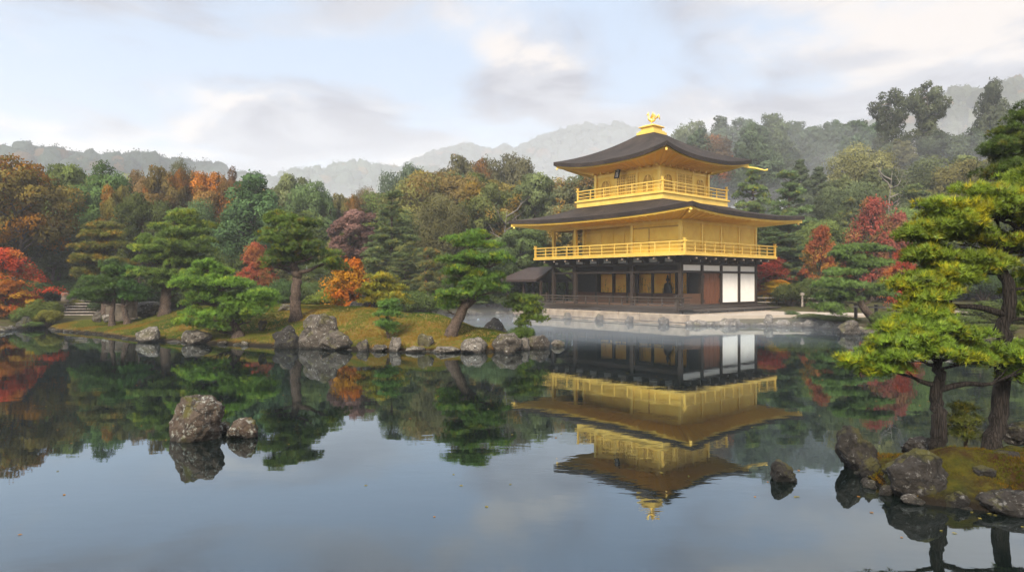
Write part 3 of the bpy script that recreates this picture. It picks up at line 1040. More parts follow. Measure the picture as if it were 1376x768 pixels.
def roof_shell(hx, hy, tx, ty, zmid, ztop, lift, thick, n=26, m=12, ysag=0.45):
    """curved hipped roof with upturned corners, closed below by its own thick eave"""
    vs, fs = [], []

    def pt(side, s, t, dz=0.0):
        ex, ey = hx + (tx - hx) * t, hy + (ty - hy) * t
        a = abs(s)
        bow = 1 + 0.025 * (a ** 3) * (1 - t)
        z = zmid + (ztop - zmid) * (ysag * t + (1 - ysag) * t ** 2.0) + lift * (a ** 2.6) * (1 - t) ** 1.6 + dz
        if side == 0:
            return (s * ex * bow, -ey * bow, z)
        if side == 1:
            return (ex * bow, s * ey * bow, z)
        if side == 2:
            return (-s * ex * bow, ey * bow, z)
        return (-ex * bow, -s * ey * bow, z)
    for side in range(4):
        for low in (0, 1):
            base = len(vs)
            for j in range(m + 1):
                for i in range(n + 1):
                    t = j / m
                    vs.append(pt(side, -1 + 2 * i / n, t, -thick * (1 if low else 0)))
            for j in range(m):
                for i in range(n):
                    q = (base + j * (n + 1) + i, base + j * (n + 1) + i + 1, base + (j + 1) * (n + 1) + i + 1, base + (j + 1) * (n + 1) + i)
                    fs.append(q if not low else q[::-1])
        b0, b1 = len(vs) - 2 * (n + 1) * (m + 1), len(vs) - (n + 1) * (m + 1)
        for i in range(n):
            fs.append((b0 + i + 1, b0 + i, b1 + i, b1 + i + 1))
    me = bpy.data.meshes.new("roof")
    me.from_pydata(vs, [], fs)
    bm = bmesh.new()
    bm.from_mesh(me)
    bmesh.ops.remove_doubles(bm, verts=bm.verts, dist=0.0005)
    bm.to_mesh(me)
    bm.free()
    me.materials.append(M['shingle'])
    me.polygons.foreach_set('use_smooth', np.array([abs(p.normal.z) > 0.3 for p in me.polygons]))
    return me, pt


def soffit(root, name, pt_out, wx, wy, wz, drop, inset, mat_, edge=0.09, n=26, rafters=22):
    """sloping boards from the wall head out to the eave, a fascia, and rafters"""
    mb = MB()
    vs, fs = [], []

    def inner(side, s):
        return ((s * wx, -wy, wz), (wx, s * wy, wz), (-s * wx, wy, wz), (-wx, -s * wy, wz))[side]
    for side in range(4):
        base = len(vs)
        for i in range(n + 1):
            s = -1 + 2 * i / n
            o = Vector(pt_out(side, s, inset, -drop))
            vs += [o + Vector((0, 0, edge)), o, inner(side, s)]
        for i in range(n):
            a = base + i * 3
            fs += [(a, a + 3, a + 4, a + 1), (a + 1, a + 4, a + 5, a + 2)]
    mb.add(vs, fs)
    so_ = mb.build(name, mat_, root)
    md = so_.modifiers.new("thickness", 'SOLIDIFY')
    md.thickness = 0.03
    md.offset = 1
    rb = MB()
    for side in range(4):
        for i in range(rafters):
            s = -1 + 2 * (i + 0.5) / rafters
            o = Vector(pt_out(side, s, inset + 0.012, -drop - 0.035))
            q = Vector(inner(side, s)) - Vector((0, 0, 0.035))
            rb.bar(o, q, 0.075, 0.07)
    for side in range(4):
        rb.bar(Vector(pt_out(side, 1, inset, -drop - 0.05)), Vector(inner(side, 1)) - Vector((0, 0, 0.06)), 0.13, 0.12)
    rb.build("rafters", M['gold_trim'], root)


def railing(root, x0, x1, y0, y1, z0, h, mat_, step, sides, w=0.06, name="railing", post_h=0.0, mids=(0.36, 0.70)):
    ends = {0: ((x0, y0), (x1, y0)), 1: ((x1, y0), (x1, y1)), 2: ((x1, y1), (x0, y1)), 3: ((x0, y1), (x0, y0))}
    for sd_ in sides:
        mb = MB()
        (ax, ay), (bx, by) = ends[sd_]
        a, b = Vector((ax, ay, 0)), Vector((bx, by, 0))
        ln = (b - a).length
        dr = (b - a) / ln
        k = max(2, round(ln / step))
        ext = dr * 0.16
        mb.bar(a + Vector((0, 0, z0 + h)) - ext, b + Vector((0, 0, z0 + h)) + ext, w * 1.1, w)
        for q in mids:
            mb.bar(a + Vector((0, 0, z0 + h * q)) + dr * 0.06, b + Vector((0, 0, z0 + h * q)) - dr * 0.06, w * 0.7, w * 0.75)
        mb.bar(a + Vector((0, 0, z0 + 0.05)) + dr * 0.06, b + Vector((0, 0, z0 + 0.05)) - dr * 0.06, w * 1.0, w * 0.9)
        for i in range(1, k):
            p = a + dr * (ln * i / k)
            mb.box(p.x - w * 0.42, p.x + w * 0.42, p.y - w * 0.42, p.y + w * 0.42, z0, z0 + h - w * 0.5)
        o = mb.build(name, mat_, root)
        pb = MB()
        t = w * 0.95
        pb.box(ax - t, ax + t, ay - t, ay + t, z0 - 0.01, z0 + h + 0.12 + post_h)
        pb.box(ax - t * 1.35, ax + t * 1.35, ay - t * 1.35, ay + t * 1.35, z0 + h + 0.12 + post_h, z0 + h + 0.17 + post_h)
        pb.build("corner_post", mat_, o)


def arch_outline(w, h, n=8):
    """bell-shaped window outline (x, z), base at z=0"""
    pts = [(-w * 0.5, 0), (w * 0.5, 0)]
    for i in range(n + 1):
        t = i / n
        pts.append((w * (0.5 - 0.04 * t) * math.cos(t * math.pi / 2) ** 0.8 + 0.0, h * (0.55 + 0.45 * math.sin(t * math.pi / 2))))
    left = [(-x, z) for x, z in pts[2:-1]][::-1]
    return pts + left


def build_pavilion():
    root = empty("golden_pavilion", PAV, PROT, "three-storey temple pavilion with gold upper walls and dark curved shingle roofs at the water", "pavilion")
    bx, by = 5.2, 4.1
    G, GT, GD, W, WM = M['gold'], M['gold_trim'], M['gold_dim'], M['wood'], M['wood_mid']
    # ---- ground floor
    dk = MB().box(-6.15, 5.75, -5.25, 4.9, 0.74, 0.86)
    dk.box(-6.1, 5.7, -5.2, -5.05, 0.58, 0.74)
    for i in range(9):
        x = -5.9 + i * 1.44
        dk.box(x - 0.07, x + 0.07, -5.1, -4.96, 0.5, 0.74)
    dk.build("veranda_deck", W, root)
    railing(root, -6.1, 5.7, -5.2, -3.9, 0.86, 0.56, M['wood_grey'], 0.95, (0, 1, 3), 0.075, "veranda_railing")
    MB().box(-bx + 0.1, bx - 0.1, -by + 0.1, by - 0.1, 0.862, 0.93).build("floor", WM, root)
    step_ = MB().box(5.78, 6.75, -3.75, 4.6, 0.66, 0.74)
    for y in (-3.4, -1.4, 0.6, 2.6, 4.3):
        step_.box(6.55, 6.68, y - 0.06, y + 0.06, 0.3, 0.66)
    step_.box(5.9, 6.45, -3.6, 1.6, 0.56, 0.62)
    step_.build("side_bench", M['wood_grey'], root)
    cols = [(-bx, -by), (-3.12, -by), (1.7, -by), (bx, -by), (bx, -2.05), (bx, 0.0), (bx, 2.05), (bx, by), (-bx, -2.05), (-bx, 0.0), (-bx, 2.05), (-bx, by), (-3.12, by), (1.04, by)]
    for x, y in cols:
        MB().box(x - 0.105, x + 0.105, y - 0.105, y + 0.105, 0.4, 3.5).build("column", W, root)
    for x in (-4.95, -3.12, -1.58, -0.38, 0.46, 1.65, 3.46, 4.3):
        MB().box(x - 0.07, x + 0.07, -2.12, -1.98, 0.93, 3.42).build("inner_post", W, root)
    # perimeter beams
    bm_ = MB()
    for (z0, z1, t) in ((3.32, 3.5, 0.115), (2.86, 2.98, 0.112)):
        bm_.box(-bx - t, bx + t, -by - t, -by + t, z0, z1)
        bm_.box(bx - t, bx + t, -by + t, by + t, z0, z1)
        bm_.box(-bx - t, -bx + t, -by + t, by + t, z0, z1)
        bm_.box(-bx + t, bx - t, by - t, by + t, z0, z1)
    bm_.build("beam", W, root)
    # strip of white plaster over the head beam
    pl = MB()
    pl.box(-bx + 0.11, bx - 0.11, -by - 0.03, -by + 0.03, 3.5, 3.74)
    pl.box(bx - 0.03, bx + 0.03, -by + 0.11, by - 0.11, 3.5, 3.74)
    pl.box(-bx - 0.03, -bx + 0.03, -by + 0.11, by - 0.11, 3.5, 3.74)
    pl.build("plaster_frieze", M['plaster'], root)
    # bracket arms with pale end grain under the balcony
    arm = MB().box(-0.08, 0.08, -1.0, 0.0, 0.10, 0.24).box(-0.07, 0.07, -0.55, 0.0, -0.06, 0.10).mesh("bracket_arm", W)
    tip = MB().box(-0.045, 0.045, -1.02, -1.0, 0.135, 0.205).mesh("bracket_end", M['stone'])
    spots = [(x, -by, 0) for x in (-5.1, -4.16, -3.12, -1.9, -0.7, 0.5, 1.7, 2.9, 4.05, 5.1)]
    spots += [(bx, y, 90) for y in (-4.0, -3.05, -2.05, -1.0, 0.0, 1.0, 2.05, 3.05, 4.0)]
    spots += [(-bx, y, -90) for y in (-4.0, -2.05, 0.0, 2.05, 4.0)]
    for x, y, a in spots:
        o = link("bracket_arm", arm, root)
        o.location = (x, y, 3.5)
        o.rotation_euler = (0, 0, rad(a))
        link("bracket_end", tip, o)
    jo = MB()
    for i in range(26):
        x = -6.0 + i * 0.48
        jo.box(x - 0.05, x + 0.05, -5.1, 5.1, 3.745, 3.82)
    jo.build("joists", W, root)
    MB().box(-bx + 0.03, bx - 0.03, -by + 0.03, by - 0.03, 3.52, 3.56).build("ceiling", W, root)
    # east face: porch bay, plank doors, white panels
    MB().box(bx - 0.04, bx + 0.04, -by + 0.11, -2.16, 0.93, 1.62).build("dado_panel", WM, root)
    dr = MB()
    for i in range(8):
        y = -1.9 + i * 0.225
        dr.box(bx - 0.05, bx + 0.012 + 0.012 * (i % 2), y, y + 0.218, 1.0, 2.84)
    d = dr.build("plank_door", surf("red_brown_planks", (0.12, 0.045, 0.022), 0.5, 0, 0.3, 9, 0.45, 3, None, 0.4, (8, 8, 0.5)), root)
    for y in (-1.84, -0.16):
        for z in (1.1, 2.55):
            MB().box(bx + 0.03, bx + 0.06, y - 0.05, y + 0.05, z, z + 0.17).build("hinge", M['black'], d)
    for y in (0.0, 2.05):
        MB().box(bx - 0.03, bx + 0.03, y + 0.11, y + 1.94, 1.06, 2.855).build("white_panel", M['plaster'], root)
    for y in (-by, -2.05, 0.0, 2.05):
        MB().box(bx - 0.03, bx + 0.03, y + 0.11, y + 1.94, 2.985, 3.315).build("white_strip", M['plaster'], root)
    sl = MB()
    sl.box(bx - 0.1, bx + 0.1, -by + 0.11, by - 0.11, 0.86, 1.0)
    sl.build("sill_beam", W, root)
    # recessed room behind the front porch
    MB().box(-4.9, bx - 0.11, -2.09, -2.01, 0.93, 1.62).build("dado_panel", WM, root)
    MB().box(-4.9, bx - 0.11, -2.1, -2.0, 2.86, 3.42).build("lintel", W, root)
    MB().box(-4.88, -3.19, -2.07, -2.03, 1.62, 2.86).build("shutter", M['black'], root)
    MB().box(-0.31, 0.39, -2.07, -2.03, 1.62, 2.86).build("shutter", M['black'], root)
    MB().box(4.37, bx - 0.11, -2.07, -2.03, 1.62, 2.86).build("shutter", M['black'], root)
    MB().box(-4.99, -4.91, -1.98, by, 0.93, 3.42).build("room_wall", W, root)
    MB().box(-4.91, bx - 0.03, by - 0.06, by, 0.93, 3.42).build("room_wall", W, root)
    rng = random.Random(4)
    for x0, x1 in ((-3.1, -1.85), (-1.78, -0.5), (0.2, 1.3), (1.4, 2.6), (2.68, 3.5), (3.58, 4.3)):
        s = MB().box(x0, x1, -1.60, -1.56, 0.93, 2.86).build("gilded_screen", M['screen'], root)
        pb = MB()
        for _ in range(7 if x0 > 0 else 3):
            x = rng.uniform(x0 + 0.06, x1 - 0.06)
            z = rng.uniform(1.7, 2.5)
            px_, pz = x, 1.0
            for k in range(4):
                nx_, nz_ = px_ + rng.uniform(-0.06, 0.06), pz + (z - 1.0) / 4
                nx_ = max(x0 + 0.03, min(x1 - 0.03, nx_))
                pb.bar((px_, -1.604, pz), (nx_, -1.604, nz_), 0.018, 0.006)
                if k > 1:
                    for q in (-1, 1):
                        ex = max(x0 + 0.02, min(x1 - 0.02, nx_ + q * rng.uniform(0.04, 0.11)))
                        pb.bar((nx_, -1.604, nz_), (ex, -1.604, nz_ + rng.uniform(0.02, 0.12)), 0.03, 0.006)
                px_, pz = nx_, nz_
        pb.build("painted_reeds", M['black'], s)
    # ---- second storey
    ox, oy = 6.2, 5.1
    MB().box(-ox, ox, -oy, oy, 3.82, 3.96).build("balcony_floor", GT, root)
    railing(root, -ox + 0.1, ox - 0.1, -oy + 0.1, oy - 0.1, 3.96, 0.66, GT, 0.98, (0, 1, 2, 3), 0.062)
    for x, y in [(-bx, -by), (-3.12, -by), (1.7, -by), (bx, -by), (bx, -2.05), (bx, 0), (bx, 2.05), (bx, by), (-bx, -2.05), (-bx, 0), (-bx, by), (-3.12, by), (1.04, by), (-3.12, -3.25)]:
        MB().box(x - 0.095, x + 0.095, y - 0.095, y + 0.095, 3.96, 6.02).build("gold_column", GT, root)
    wl = MB()
    wl.box(1.79, bx - 0.09, -by - 0.04, -by + 0.04, 3.96, 5.98)
    wl.box(-3.03, 1.7, -3.29, -3.21, 3.96, 5.98)
    wl.box(1.68, 1.78, -by + 0.1, -3.2, 3.96, 5.98)
    wl.box(bx - 0.04, bx + 0.04, -by + 0.09, by - 0.09, 3.96, 5.98)
    wl.box(-3.16, -3.08, -3.15, by, 3.96, 5.98)
    wl.box(-3.1, bx - 0.09, by - 0.04, by + 0.04, 3.96, 5.98)
    wl.build("wall", G, root)
    hd = MB()
    for (a0, a1, b0, b1) in ((-bx - 0.1, bx + 0.1, -by - 0.1, -by + 0.1), (bx - 0.1, bx + 0.1, -by + 0.1, by + 0.1), (-bx - 0.1, -bx + 0.1, -by + 0.1, by + 0.1), (-bx + 0.1, bx - 0.1, by - 0.1, by + 0.1)):
        hd.box(a0, a1, b0, b1, 5.78, 6.0)
    hd.build("head_beam", GT, root)
    pn = MB()
    for i in range(14):     # slatted shutter in the recess
        z = 4.1 + i * 0.105
        pn.box(-2.95, -1.55, -3.335, -3.29, z, z + 0.06)
    pn.build("slatted_shutter", GT, root)
    for x0, x1 in ((-1.4, -0.55), (-0.5, 0.4), (0.6, 1.2), (1.3, 1.62)):
        p2_ = MB()
        p2_.box(x0, x1, -3.315, -3.29, 4.05, 5.5)
        p2_.build("gold_panel", G, root)
    fr = MB()
    fr.box(1.8, bx - 0.1, -by - 0.06, -by - 0.04, 5.52, 5.6)
    fr.box(2.95, 3.03, -by - 0.06, -by - 0.04, 3.97, 5.52)
    fr.box(1.8, bx - 0.1, -by - 0.06, -by - 0.04, 4.72, 4.76)
    fr.build("wall_rail", GD, root)
    for y0 in (-2.05, 0.0, -by, 2.05):
        f2 = MB()
        for i in range(12):
            z = 4.08 + i * 0.125
            f2.box(bx + 0.04, bx + 0.062, y0 + 0.2, y0 + 1.85, z, z + 0.105)
        f2.build("boarded_panel", G, root)
    # lower roof
    me, pt = roof_shell(7.28, 6.14, 3.3, 3.3, 6.36, 7.42, 0.24, 0.24)
    link("lower_roof", me, root)
    soffit(root, "soffit", pt, bx + 0.1, by + 0.1, 5.99, 0.24 + 0.10, 0.035, G)
    # wind bells at the corners
    for sx in (-1, 1):
        for sy in (-1, 1):
            e = Vector((sx * 7.15, sy * 6.05, 6.28))
            MB().tube([e, e - Vector((0, 0, 0.08)), e - Vector((0, 0, 0.1)), e - Vector((0, 0, 0.2)), e - Vector((0, 0, 0.24))], [0.012, 0.012, 0.05, 0.065, 0.08], 8).build("wind_bell", GT, root)
    # ---- third storey
    a = 3.55
    MB().box(-a, a, -a, a, 7.32, 7.66).box(-a - 0.1, a + 0.1, -a - 0.1, a + 0.1, 7.66, 7.76).build("balcony_base", GT, root)
    railing(root, -a + 0.06, a - 0.06, -a + 0.06, a - 0.06, 7.76, 0.66, GT, 1.18, (0, 1, 2, 3), 0.055, "upper_railing", 0.06)
    b = 2.62
    MB().box(-b, b, -b, b, 7.76, 9.72).build("upper_wall", G, root)
    for sx in (-1, 1):
        for sy in (-1, 1):
            MB().box(sx * b - 0.1, sx * b + 0.1, sy * b - 0.1, sy * b + 0.1, 7.76, 9.74).build("gold_column", GT, root)
    for k in range(4):
        Rz = Matrix.Rotation(rad(90 * k), 4, 'Z')
        for x in (-0.88, 0.88):
            mb = MB().box(x - 0.07, x + 0.07, -b - 0.05, -b + 0.02, 7.77, 9.66)
            mb.xform(Rz).build("gold_column", GT, root)
        mb = MB().box(-b + 0.1, b - 0.1, -b - 0.035, -b + 0.01, 9.3, 9.42).box(-b + 0.1, b - 0.1, -b - 0.035, -b + 0.01, 7.86, 7.94)
        mb.xform(Rz).build("wall_rail", GT, root)
        # latticed double doors
        dd = MB().box(-0.8, 0.8, -b - 0.03, -b + 0.01, 7.95, 9.2).xform(Rz).build("lattice_door", GD, root)
        lt = MB()
        for i in range(11):
            x = -0.78 + i * 0.156
            lt.box(x - 0.018, x + 0.018, -b - 0.055, -b - 0.03, 7.97, 9.18)
        for i in range(7):
            z = 8.0 + i * 0.19
            lt.box(-0.8, 0.8, -b - 0.05, -b - 0.03, z - 0.015, z + 0.015)
        lt.box(-0.05, 0.05, -b - 0.06, -b - 0.03, 7.96, 9.2)
        lt.xform(Rz).build("lattice", GT, dd)
        # bell-shaped windows
        for x in (-1.75, 1.75):
            ol = arch_outline(0.72, 1.02)
            fm = MB()
            n = len(ol)
            big = [(px_ * 1.14, pz * 1.06 - 0.02) for px_, pz in ol]
            for yy in (-b - 0.06, -b + 0.01):
                fm.v += [(x + p[0], yy, 8.02 + p[1]) for p in big] + [(x + p[0], yy, 8.02 + p[1]) for p in ol]
            for i in range(n):
                j = (i + 1) % n
                fm.f += [(i, j, n + j, n + i), (n + i, n + j, 3 * n + j, 3 * n + i), (2 * n + i, 2 * n + j, j, i)]
            w_ = fm.xform(Rz).build("bell_window", GT, root)
            gl = MB()
            gl.add([(x + p[0], -b - 0.012, 8.02 + p[1]) for p in ol], [tuple(range(n))])
            gl.xform(Rz).build("window_panel", GD, w_)
            lb = MB()
            for q in (-0.22, -0.11, 0.11, 0.22):
                lb.box(x + q - 0.013, x + q + 0.013, -b - 0.04, -b - 0.014, 8.04, 8.9)
            lb.box(x - 0.03, x + 0.03, -b - 0.045, -b - 0.014, 8.04, 9.02)
            for z in (8.22, 8.42, 8.62):
                lb.box(x - 0.33, x + 0.33, -b - 0.034, -b - 0.014, z - 0.012, z + 0.012)
            lb.xform(Rz).build("window_bars", GT, w_)
    # bracket blocks under the upper eave
    bb = MB()
    for k in range(4):
        s0 = len(bb.v)
        for i in range(9):
            x = -b + i * b / 4
            bb.box(x - 0.08, x + 0.08, -b - 0.32, -b + 0.02, 9.5, 9.62)
            bb.box(x - 0.06, x + 0.06, -b - 0.5, -b + 0.02, 9.62, 9.72)
        bb.xform(Matrix.Rotation(rad(90 * k), 4, 'Z'), s0)
    bb.build("eave_brackets", GT, root)
    # name board under the front eave
    pb = MB().box(-0.55, -0.16, -0.03, 0.03, -0.36, 0.36)
    M1 = Matrix.Translation((-0.05, -b - 0.42, 9.36)) @ Matrix.Rotation(rad(-16), 4, 'X')
    nb = pb.xform(M1).build("name_board", M['black'], root)
    st = MB()
    yy = -0.036
    for (xa, za, xb, zb) in ((-0.47, 0.28, -0.24, 0.28), (-0.355, 0.32, -0.355, 0.24), (-0.44, 0.22, -0.38, 0.14), (-0.33, 0.22, -0.26, 0.13), (-0.4, 0.18, -0.3, 0.18),
                             (-0.46, 0.05, -0.25, 0.05), (-0.42, -0.01, -0.29, -0.01), (-0.42, 0.05, -0.42, -0.07), (-0.29, 0.05, -0.29, -0.07), (-0.45, -0.07, -0.26, -0.07),
                             (-0.46, -0.14, -0.36, -0.14), (-0.41, -0.14, -0.41, -0.29), (-0.34, -0.13, -0.24, -0.13), (-0.33, -0.18, -0.25, -0.18), (-0.33, -0.23, -0.25, -0.23), (-0.33, -0.13, -0.33, -0.26), (-0.25, -0.13, -0.25, -0.26), (-0.32, -0.27, -0.36, -0.31), (-0.27, -0.27, -0.22, -0.31)):
        st.bar((xa, yy, za), (xb, yy, zb), 0.006, 0.03) if abs(xa - xb) < 1e-6 else st.bar((xa, yy, za), (xb, yy, zb), 0.006, 0.03)
    st.xform(M1).build("lettering", M['plaster'], nb)
    # upper roof
    me, pt = roof_shell(4.55, 4.55, 0.55, 0.55, 10.0, 12.3, 0.46, 0.24, 26, 14, 0.62)
    link("upper_roof", me, root)
    soffit(root, "upper_soffit", pt, b + 0.1, b + 0.1, 9.62, 0.24 + 0.10, 0.04, G, 0.09, 26, 18)
    for sx in (-1, 1):
        for sy in (-1, 1):
            e = Vector((sx * 4.5, sy * 4.5, 10.16))
            MB().tube([e, e - Vector((0, 0, 0.08)), e - Vector((0, 0, 0.1)), e - Vector((0, 0, 0.18)), e - Vector((0, 0, 0.22))], [0.012, 0.012, 0.045, 0.06, 0.07], 8).build("wind_bell", GT, root)
    # gilded gutter spout at the back corner
    MB().tube([(4.3, 4.3, 9.98), (4.9, 4.75, 9.86), (5.35, 5.1, 9.70), (5.5, 5.2, 9.74)], [0.06, 0.055, 0.05, 0.07], 8).build("gutter_spout", GT, root)
    # finial and phoenix
    fb = MB()
    for z0, z1, h in ((12.16, 12.34, 0.72), (12.34, 12.44, 0.62), (12.44, 12.66, 0.50), (12.66, 12.74, 0.62), (12.74, 12.82, 0.46)):
        fb.box(-h, h, -h, h, z0, z1)
    fin = fb.build("finial_base", GT, root, False, 0.015)
    ph = MB()
    Z = 12.82
    for q in (-0.07, 0.07):      # legs
        ph.tube([(0.0, q, Z - 0.02), (-0.04, q, Z + 0.14), (0.03, q, Z + 0.28)], [0.022, 0.02, 0.03], 6)
        for t in (-0.5, 0, 0.5):
            ph.tube([(0, q, Z + 0.01), (-0.09, q + t * 0.06, Z + 0.01)], [0.016, 0.008], 5)
    ph.tube(spline([(0.26, 0, Z + 0.42), (0.14, 0, Z + 0.36), (0.0, 0, Z + 0.36), (-0.14, 0, Z + 0.44), (-0.2, 0, Z + 0.58), (-0.19, 0, Z + 0.70), (-0.22, 0, Z + 0.77), (-0.30, 0, Z + 0.76), (-0.36, 0, Z + 0.73)], 3),
            [0.03, 0.05, 0.08, 0.1, 0.115, 0.125, 0.13, 0.125, 0.115, 0.1, 0.085, 0.075, 0.065, 0.055, 0.052, 0.052, 0.055, 0.06, 0.062, 0.058, 0.05, 0.035, 0.024, 0.014, 0.006], 8)
    for t in (-0.5, 0.2, 0.9):   # crest
        ph.tube([(-0.22, 0, Z + 0.82), (-0.22 + 0.08 * t, 0.0, Z + 0.93)], [0.02, 0.006], 5)
    for q in (-1, 1):            # raised wings of separate feathers
        for i in range(6):
            t = i / 5
            ph.tube([(-0.06 + 0.05 * t, q * 0.08, Z + 0.50), (0.02 + 0.12 * t, q * (0.2 + 0.03 * t), Z + 0.66 - 0.06 * t), (0.10 + 0.24 * t, q * (0.34 - 0.05 * t), Z + 0.84 - 0.24 * t)], [0.04, 0.042, 0.01], 5)
    for i in range(7):           # tail plumes
        t = (i - 3) / 3
        ph.tube(spline([(0.2, t * 0.03, Z + 0.42), (0.36, t * 0.1, Z + 0.62 - abs(t) * 0.08), (0.47, t * 0.17, Z + 0.72 - abs(t) * 0.1), (0.52 + 0.03 * t, t * 0.22, Z + 0.60 - 0.2 * abs(t))], 3), [0.03] * 3 + [0.035] * 3 + [0.03] * 3 + [0.01], 5)
    ph.xform(Matrix.Rotation(rad(35), 4, 'Z')).build("phoenix_ornament", GT, root, True)
    # ---- small fishing porch on the west side
    px0, px1, py0, py1 = -9.9, -6.3, -4.3, -1.7
    rf = MB()
    xm = [(px0 - 0.5, py0 - 0.5, 2.50), (px1, py0 - 0.5, 2.50), (px1, (py0 + py1) / 2, 3.42), (px0 + 0.9, (py0 + py1) / 2, 3.42), (px0 - 0.5, py1 + 0.5, 2.50), (px1, py1 + 0.5, 2.50)]
    lo = [(x, y, z - 0.16) for x, y, z in xm]
    rf.add(xm + lo, [(0, 1, 2, 3), (3, 2, 5, 4), (0, 3, 4), (7, 6, 9, 8), (9, 10, 11, 8), (6, 10, 9), (0, 6, 7, 1), (1, 7, 8, 2), (2, 8, 11, 5), (5, 11, 10, 4), (4, 10, 6, 0)])
    rf.build("porch_roof", surf("porch_shingles", (0.032, 0.020, 0.017), 0.8, 0, 0.4, 12, 0.35, 5), root)
    for x in (px0, -8.1, px1):
        for y in (py0, py1):
            MB().box(x - 0.075, x + 0.075, y - 0.075, y + 0.075, -0.4, 2.42).build("porch_column", W, root)
    pf = MB().box(px0 - 0.2, -6.15, py0 - 0.2, py1 + 0.2, 0.7, 0.82)
    pf.box(px0, px1, py0 - 0.05, py0 + 0.05, 2.28, 2.40).box(px0, px1, py1 - 0.05, py1 + 0.05, 2.28, 2.40)
    pf.box(px0 - 0.05, px0 + 0.05, py0 + 0.05, py1 - 0.05, 2.28, 2.40)
    pf.build("porch_floor", W, root)
    railing(root, px0, px1, py0, py1, 0.82, 0.5, M['wood_grey'], 0.9, (0, 2, 3), 0.06, "porch_railing")
    return root


build_pavilion()


def build_statue():
    root = empty("seated_statue", Lw(2.62, -1.80, 0.93), PROT, "dark robed seated statue silhouetted against the gilded screens of the ground floor", "statue")
    mb = MB()
    prof = [(0.0, 0.42, 0.16), (0.1, 0.44, 0.17), (0.3, 0.40, 0.16), (0.5, 0.36, 0.15), (0.75, 0.33, 0.13), (1.0, 0.30, 0.12), (1.18, 0.27, 0.11), (1.30, 0.19, 0.09), (1.36, 0.08, 0.07)]
    n = 14
    vs = [(math.cos(2 * math.pi * k / n) * w, math.sin(2 * math.pi * k / n) * d * 0.75, z) for z, w, d in prof for k in range(n)]
    fs = [(i * n + k, i * n + (k + 1) % n, (i + 1) * n + (k + 1) % n, (i + 1) * n + k) for i in range(len(prof) - 1) for k in range(n)]
    fs += [tuple(range(n - 1, -1, -1)), tuple((len(prof) - 1) * n + k for k in range(n))]
    mb.add(vs, fs)
    mb.build("robe", M['black'], root, True)
    hd = MB().tube([(0, 0, 1.34), (0, 0, 1.40), (0, 0, 1.46), (0, 0, 1.54), (0, 0, 1.61), (0, 0, 1.65)], [0.05, 0.06, 0.10, 0.115, 0.09, 0.03], 12)
    hd.tube([(0, 0, 1.64), (0, 0, 1.70), (0, 0, 1.84)], [0.06, 0.07, 0.02], 8)
    hd.build("head", M['black'], root, True)


build_statue()


def build_embankment():
    root = empty("stone_embankment", Lw(0, 0, 0), PROT, "low bank of pale stone slabs carrying the golden pavilion above the pond", "embankment")
    mb = MB().prism([(-7.0, -6.2), (7.0, -6.2), (7.0, 6.4), (-7.0, 6.4)], -0.6, 0.42)
    mb.build("footing", M['stone'], root, False)
    x = -7.03
    rng = random.Random(3)
    while x < 6.9:
        w = rng.uniform(1.5, 2.3)
        x1 = min(x + w, 7.03)
        MB().box(x + 0.01, x1 - 0.01, -6.26, -5.7, 0.12, 0.56).build("slab", M['stone'], root, False, 0.03)
        x = x1
    y = -5.69
    while y < 6:
        y1 = min(y + rng.uniform(1.5, 2.3), 6.4)
        MB().box(6.5, 7.04, y + 0.01, y1 - 0.01, 0.12, 0.55).build("slab", M['stone'], root, False, 0.03)
        y = y1


build_embankment()
ap = [(7.05, -5.9), (8.0, -4.6), (9.4, -2.6), (12.5, 1.0), (15.0, 4.6), (11.5, 7.5), (6.0, 7.0), (6.4, -5.7)]
me_ = MB().prism([tuple(Lw(x, y).xy) for x, y in ap], -0.4, 0.52).mesh("sand_apron", M['sand'])
tag(link("sand_apron", me_), kind='structure')


# ------------------------------------------------------------------ rocks
def rock_mesh(name, w, dp, h, seed, mat_, flat=0.0, sub=4, facets=14, rough=0.13):
    bm = bmesh.new()
    bmesh.ops.create_icosphere(bm, subdivisions=sub, radius=1.0)
    rng = random.Random(seed)
    planes = []
    for _ in range(facets):
        n = Vector((rng.gauss(0, 1), rng.gauss(0, 1), rng.gauss(0.25, 0.8))).normalized()
        planes.append((n, rng.uniform(0.55, 0.9)))
    if flat:
        planes.append((Vector((rng.gauss(0, 0.08), rng.gauss(0, 0.08), 1)).normalized(), 1 - flat))
    o = Vector((seed * 3.1, seed * 1.7, seed * 0.3))
    for v in bm.verts:
        p = v.co.copy()
        for n, k in planes:
            d = p.dot(n) - k
            if d > 0:
                p -= n * d * 0.97
        p += p.normalized() * (noise.fractal(p * 1.6 + o, 0.8, 2.0, 5) * rough * 1.3 + noise.fractal(p * 6 + o, 0.7, 2.0, 3) * rough * 0.35)
        v.co = p
    zs = [v.co.z for v in bm.verts]
    xs = [abs(v.co.x) for v in bm.verts]
    ys = [abs(v.co.y) for v in bm.verts]
    for v in bm.verts:
        v.co = Vector((v.co.x / max(xs) * w * 0.5, v.co.y / max(ys) * dp * 0.5, (v.co.z - min(zs)) / (max(zs) - min(zs)) * h * 1.35 - h * 0.35))
    me = bpy.data.meshes.new(name)
    bm.to_mesh(me)
    bm.free()
    me.materials.append(mat_)
    me.polygons.foreach_set('use_smooth', np.ones(len(me.polygons), dtype=bool))
    return me


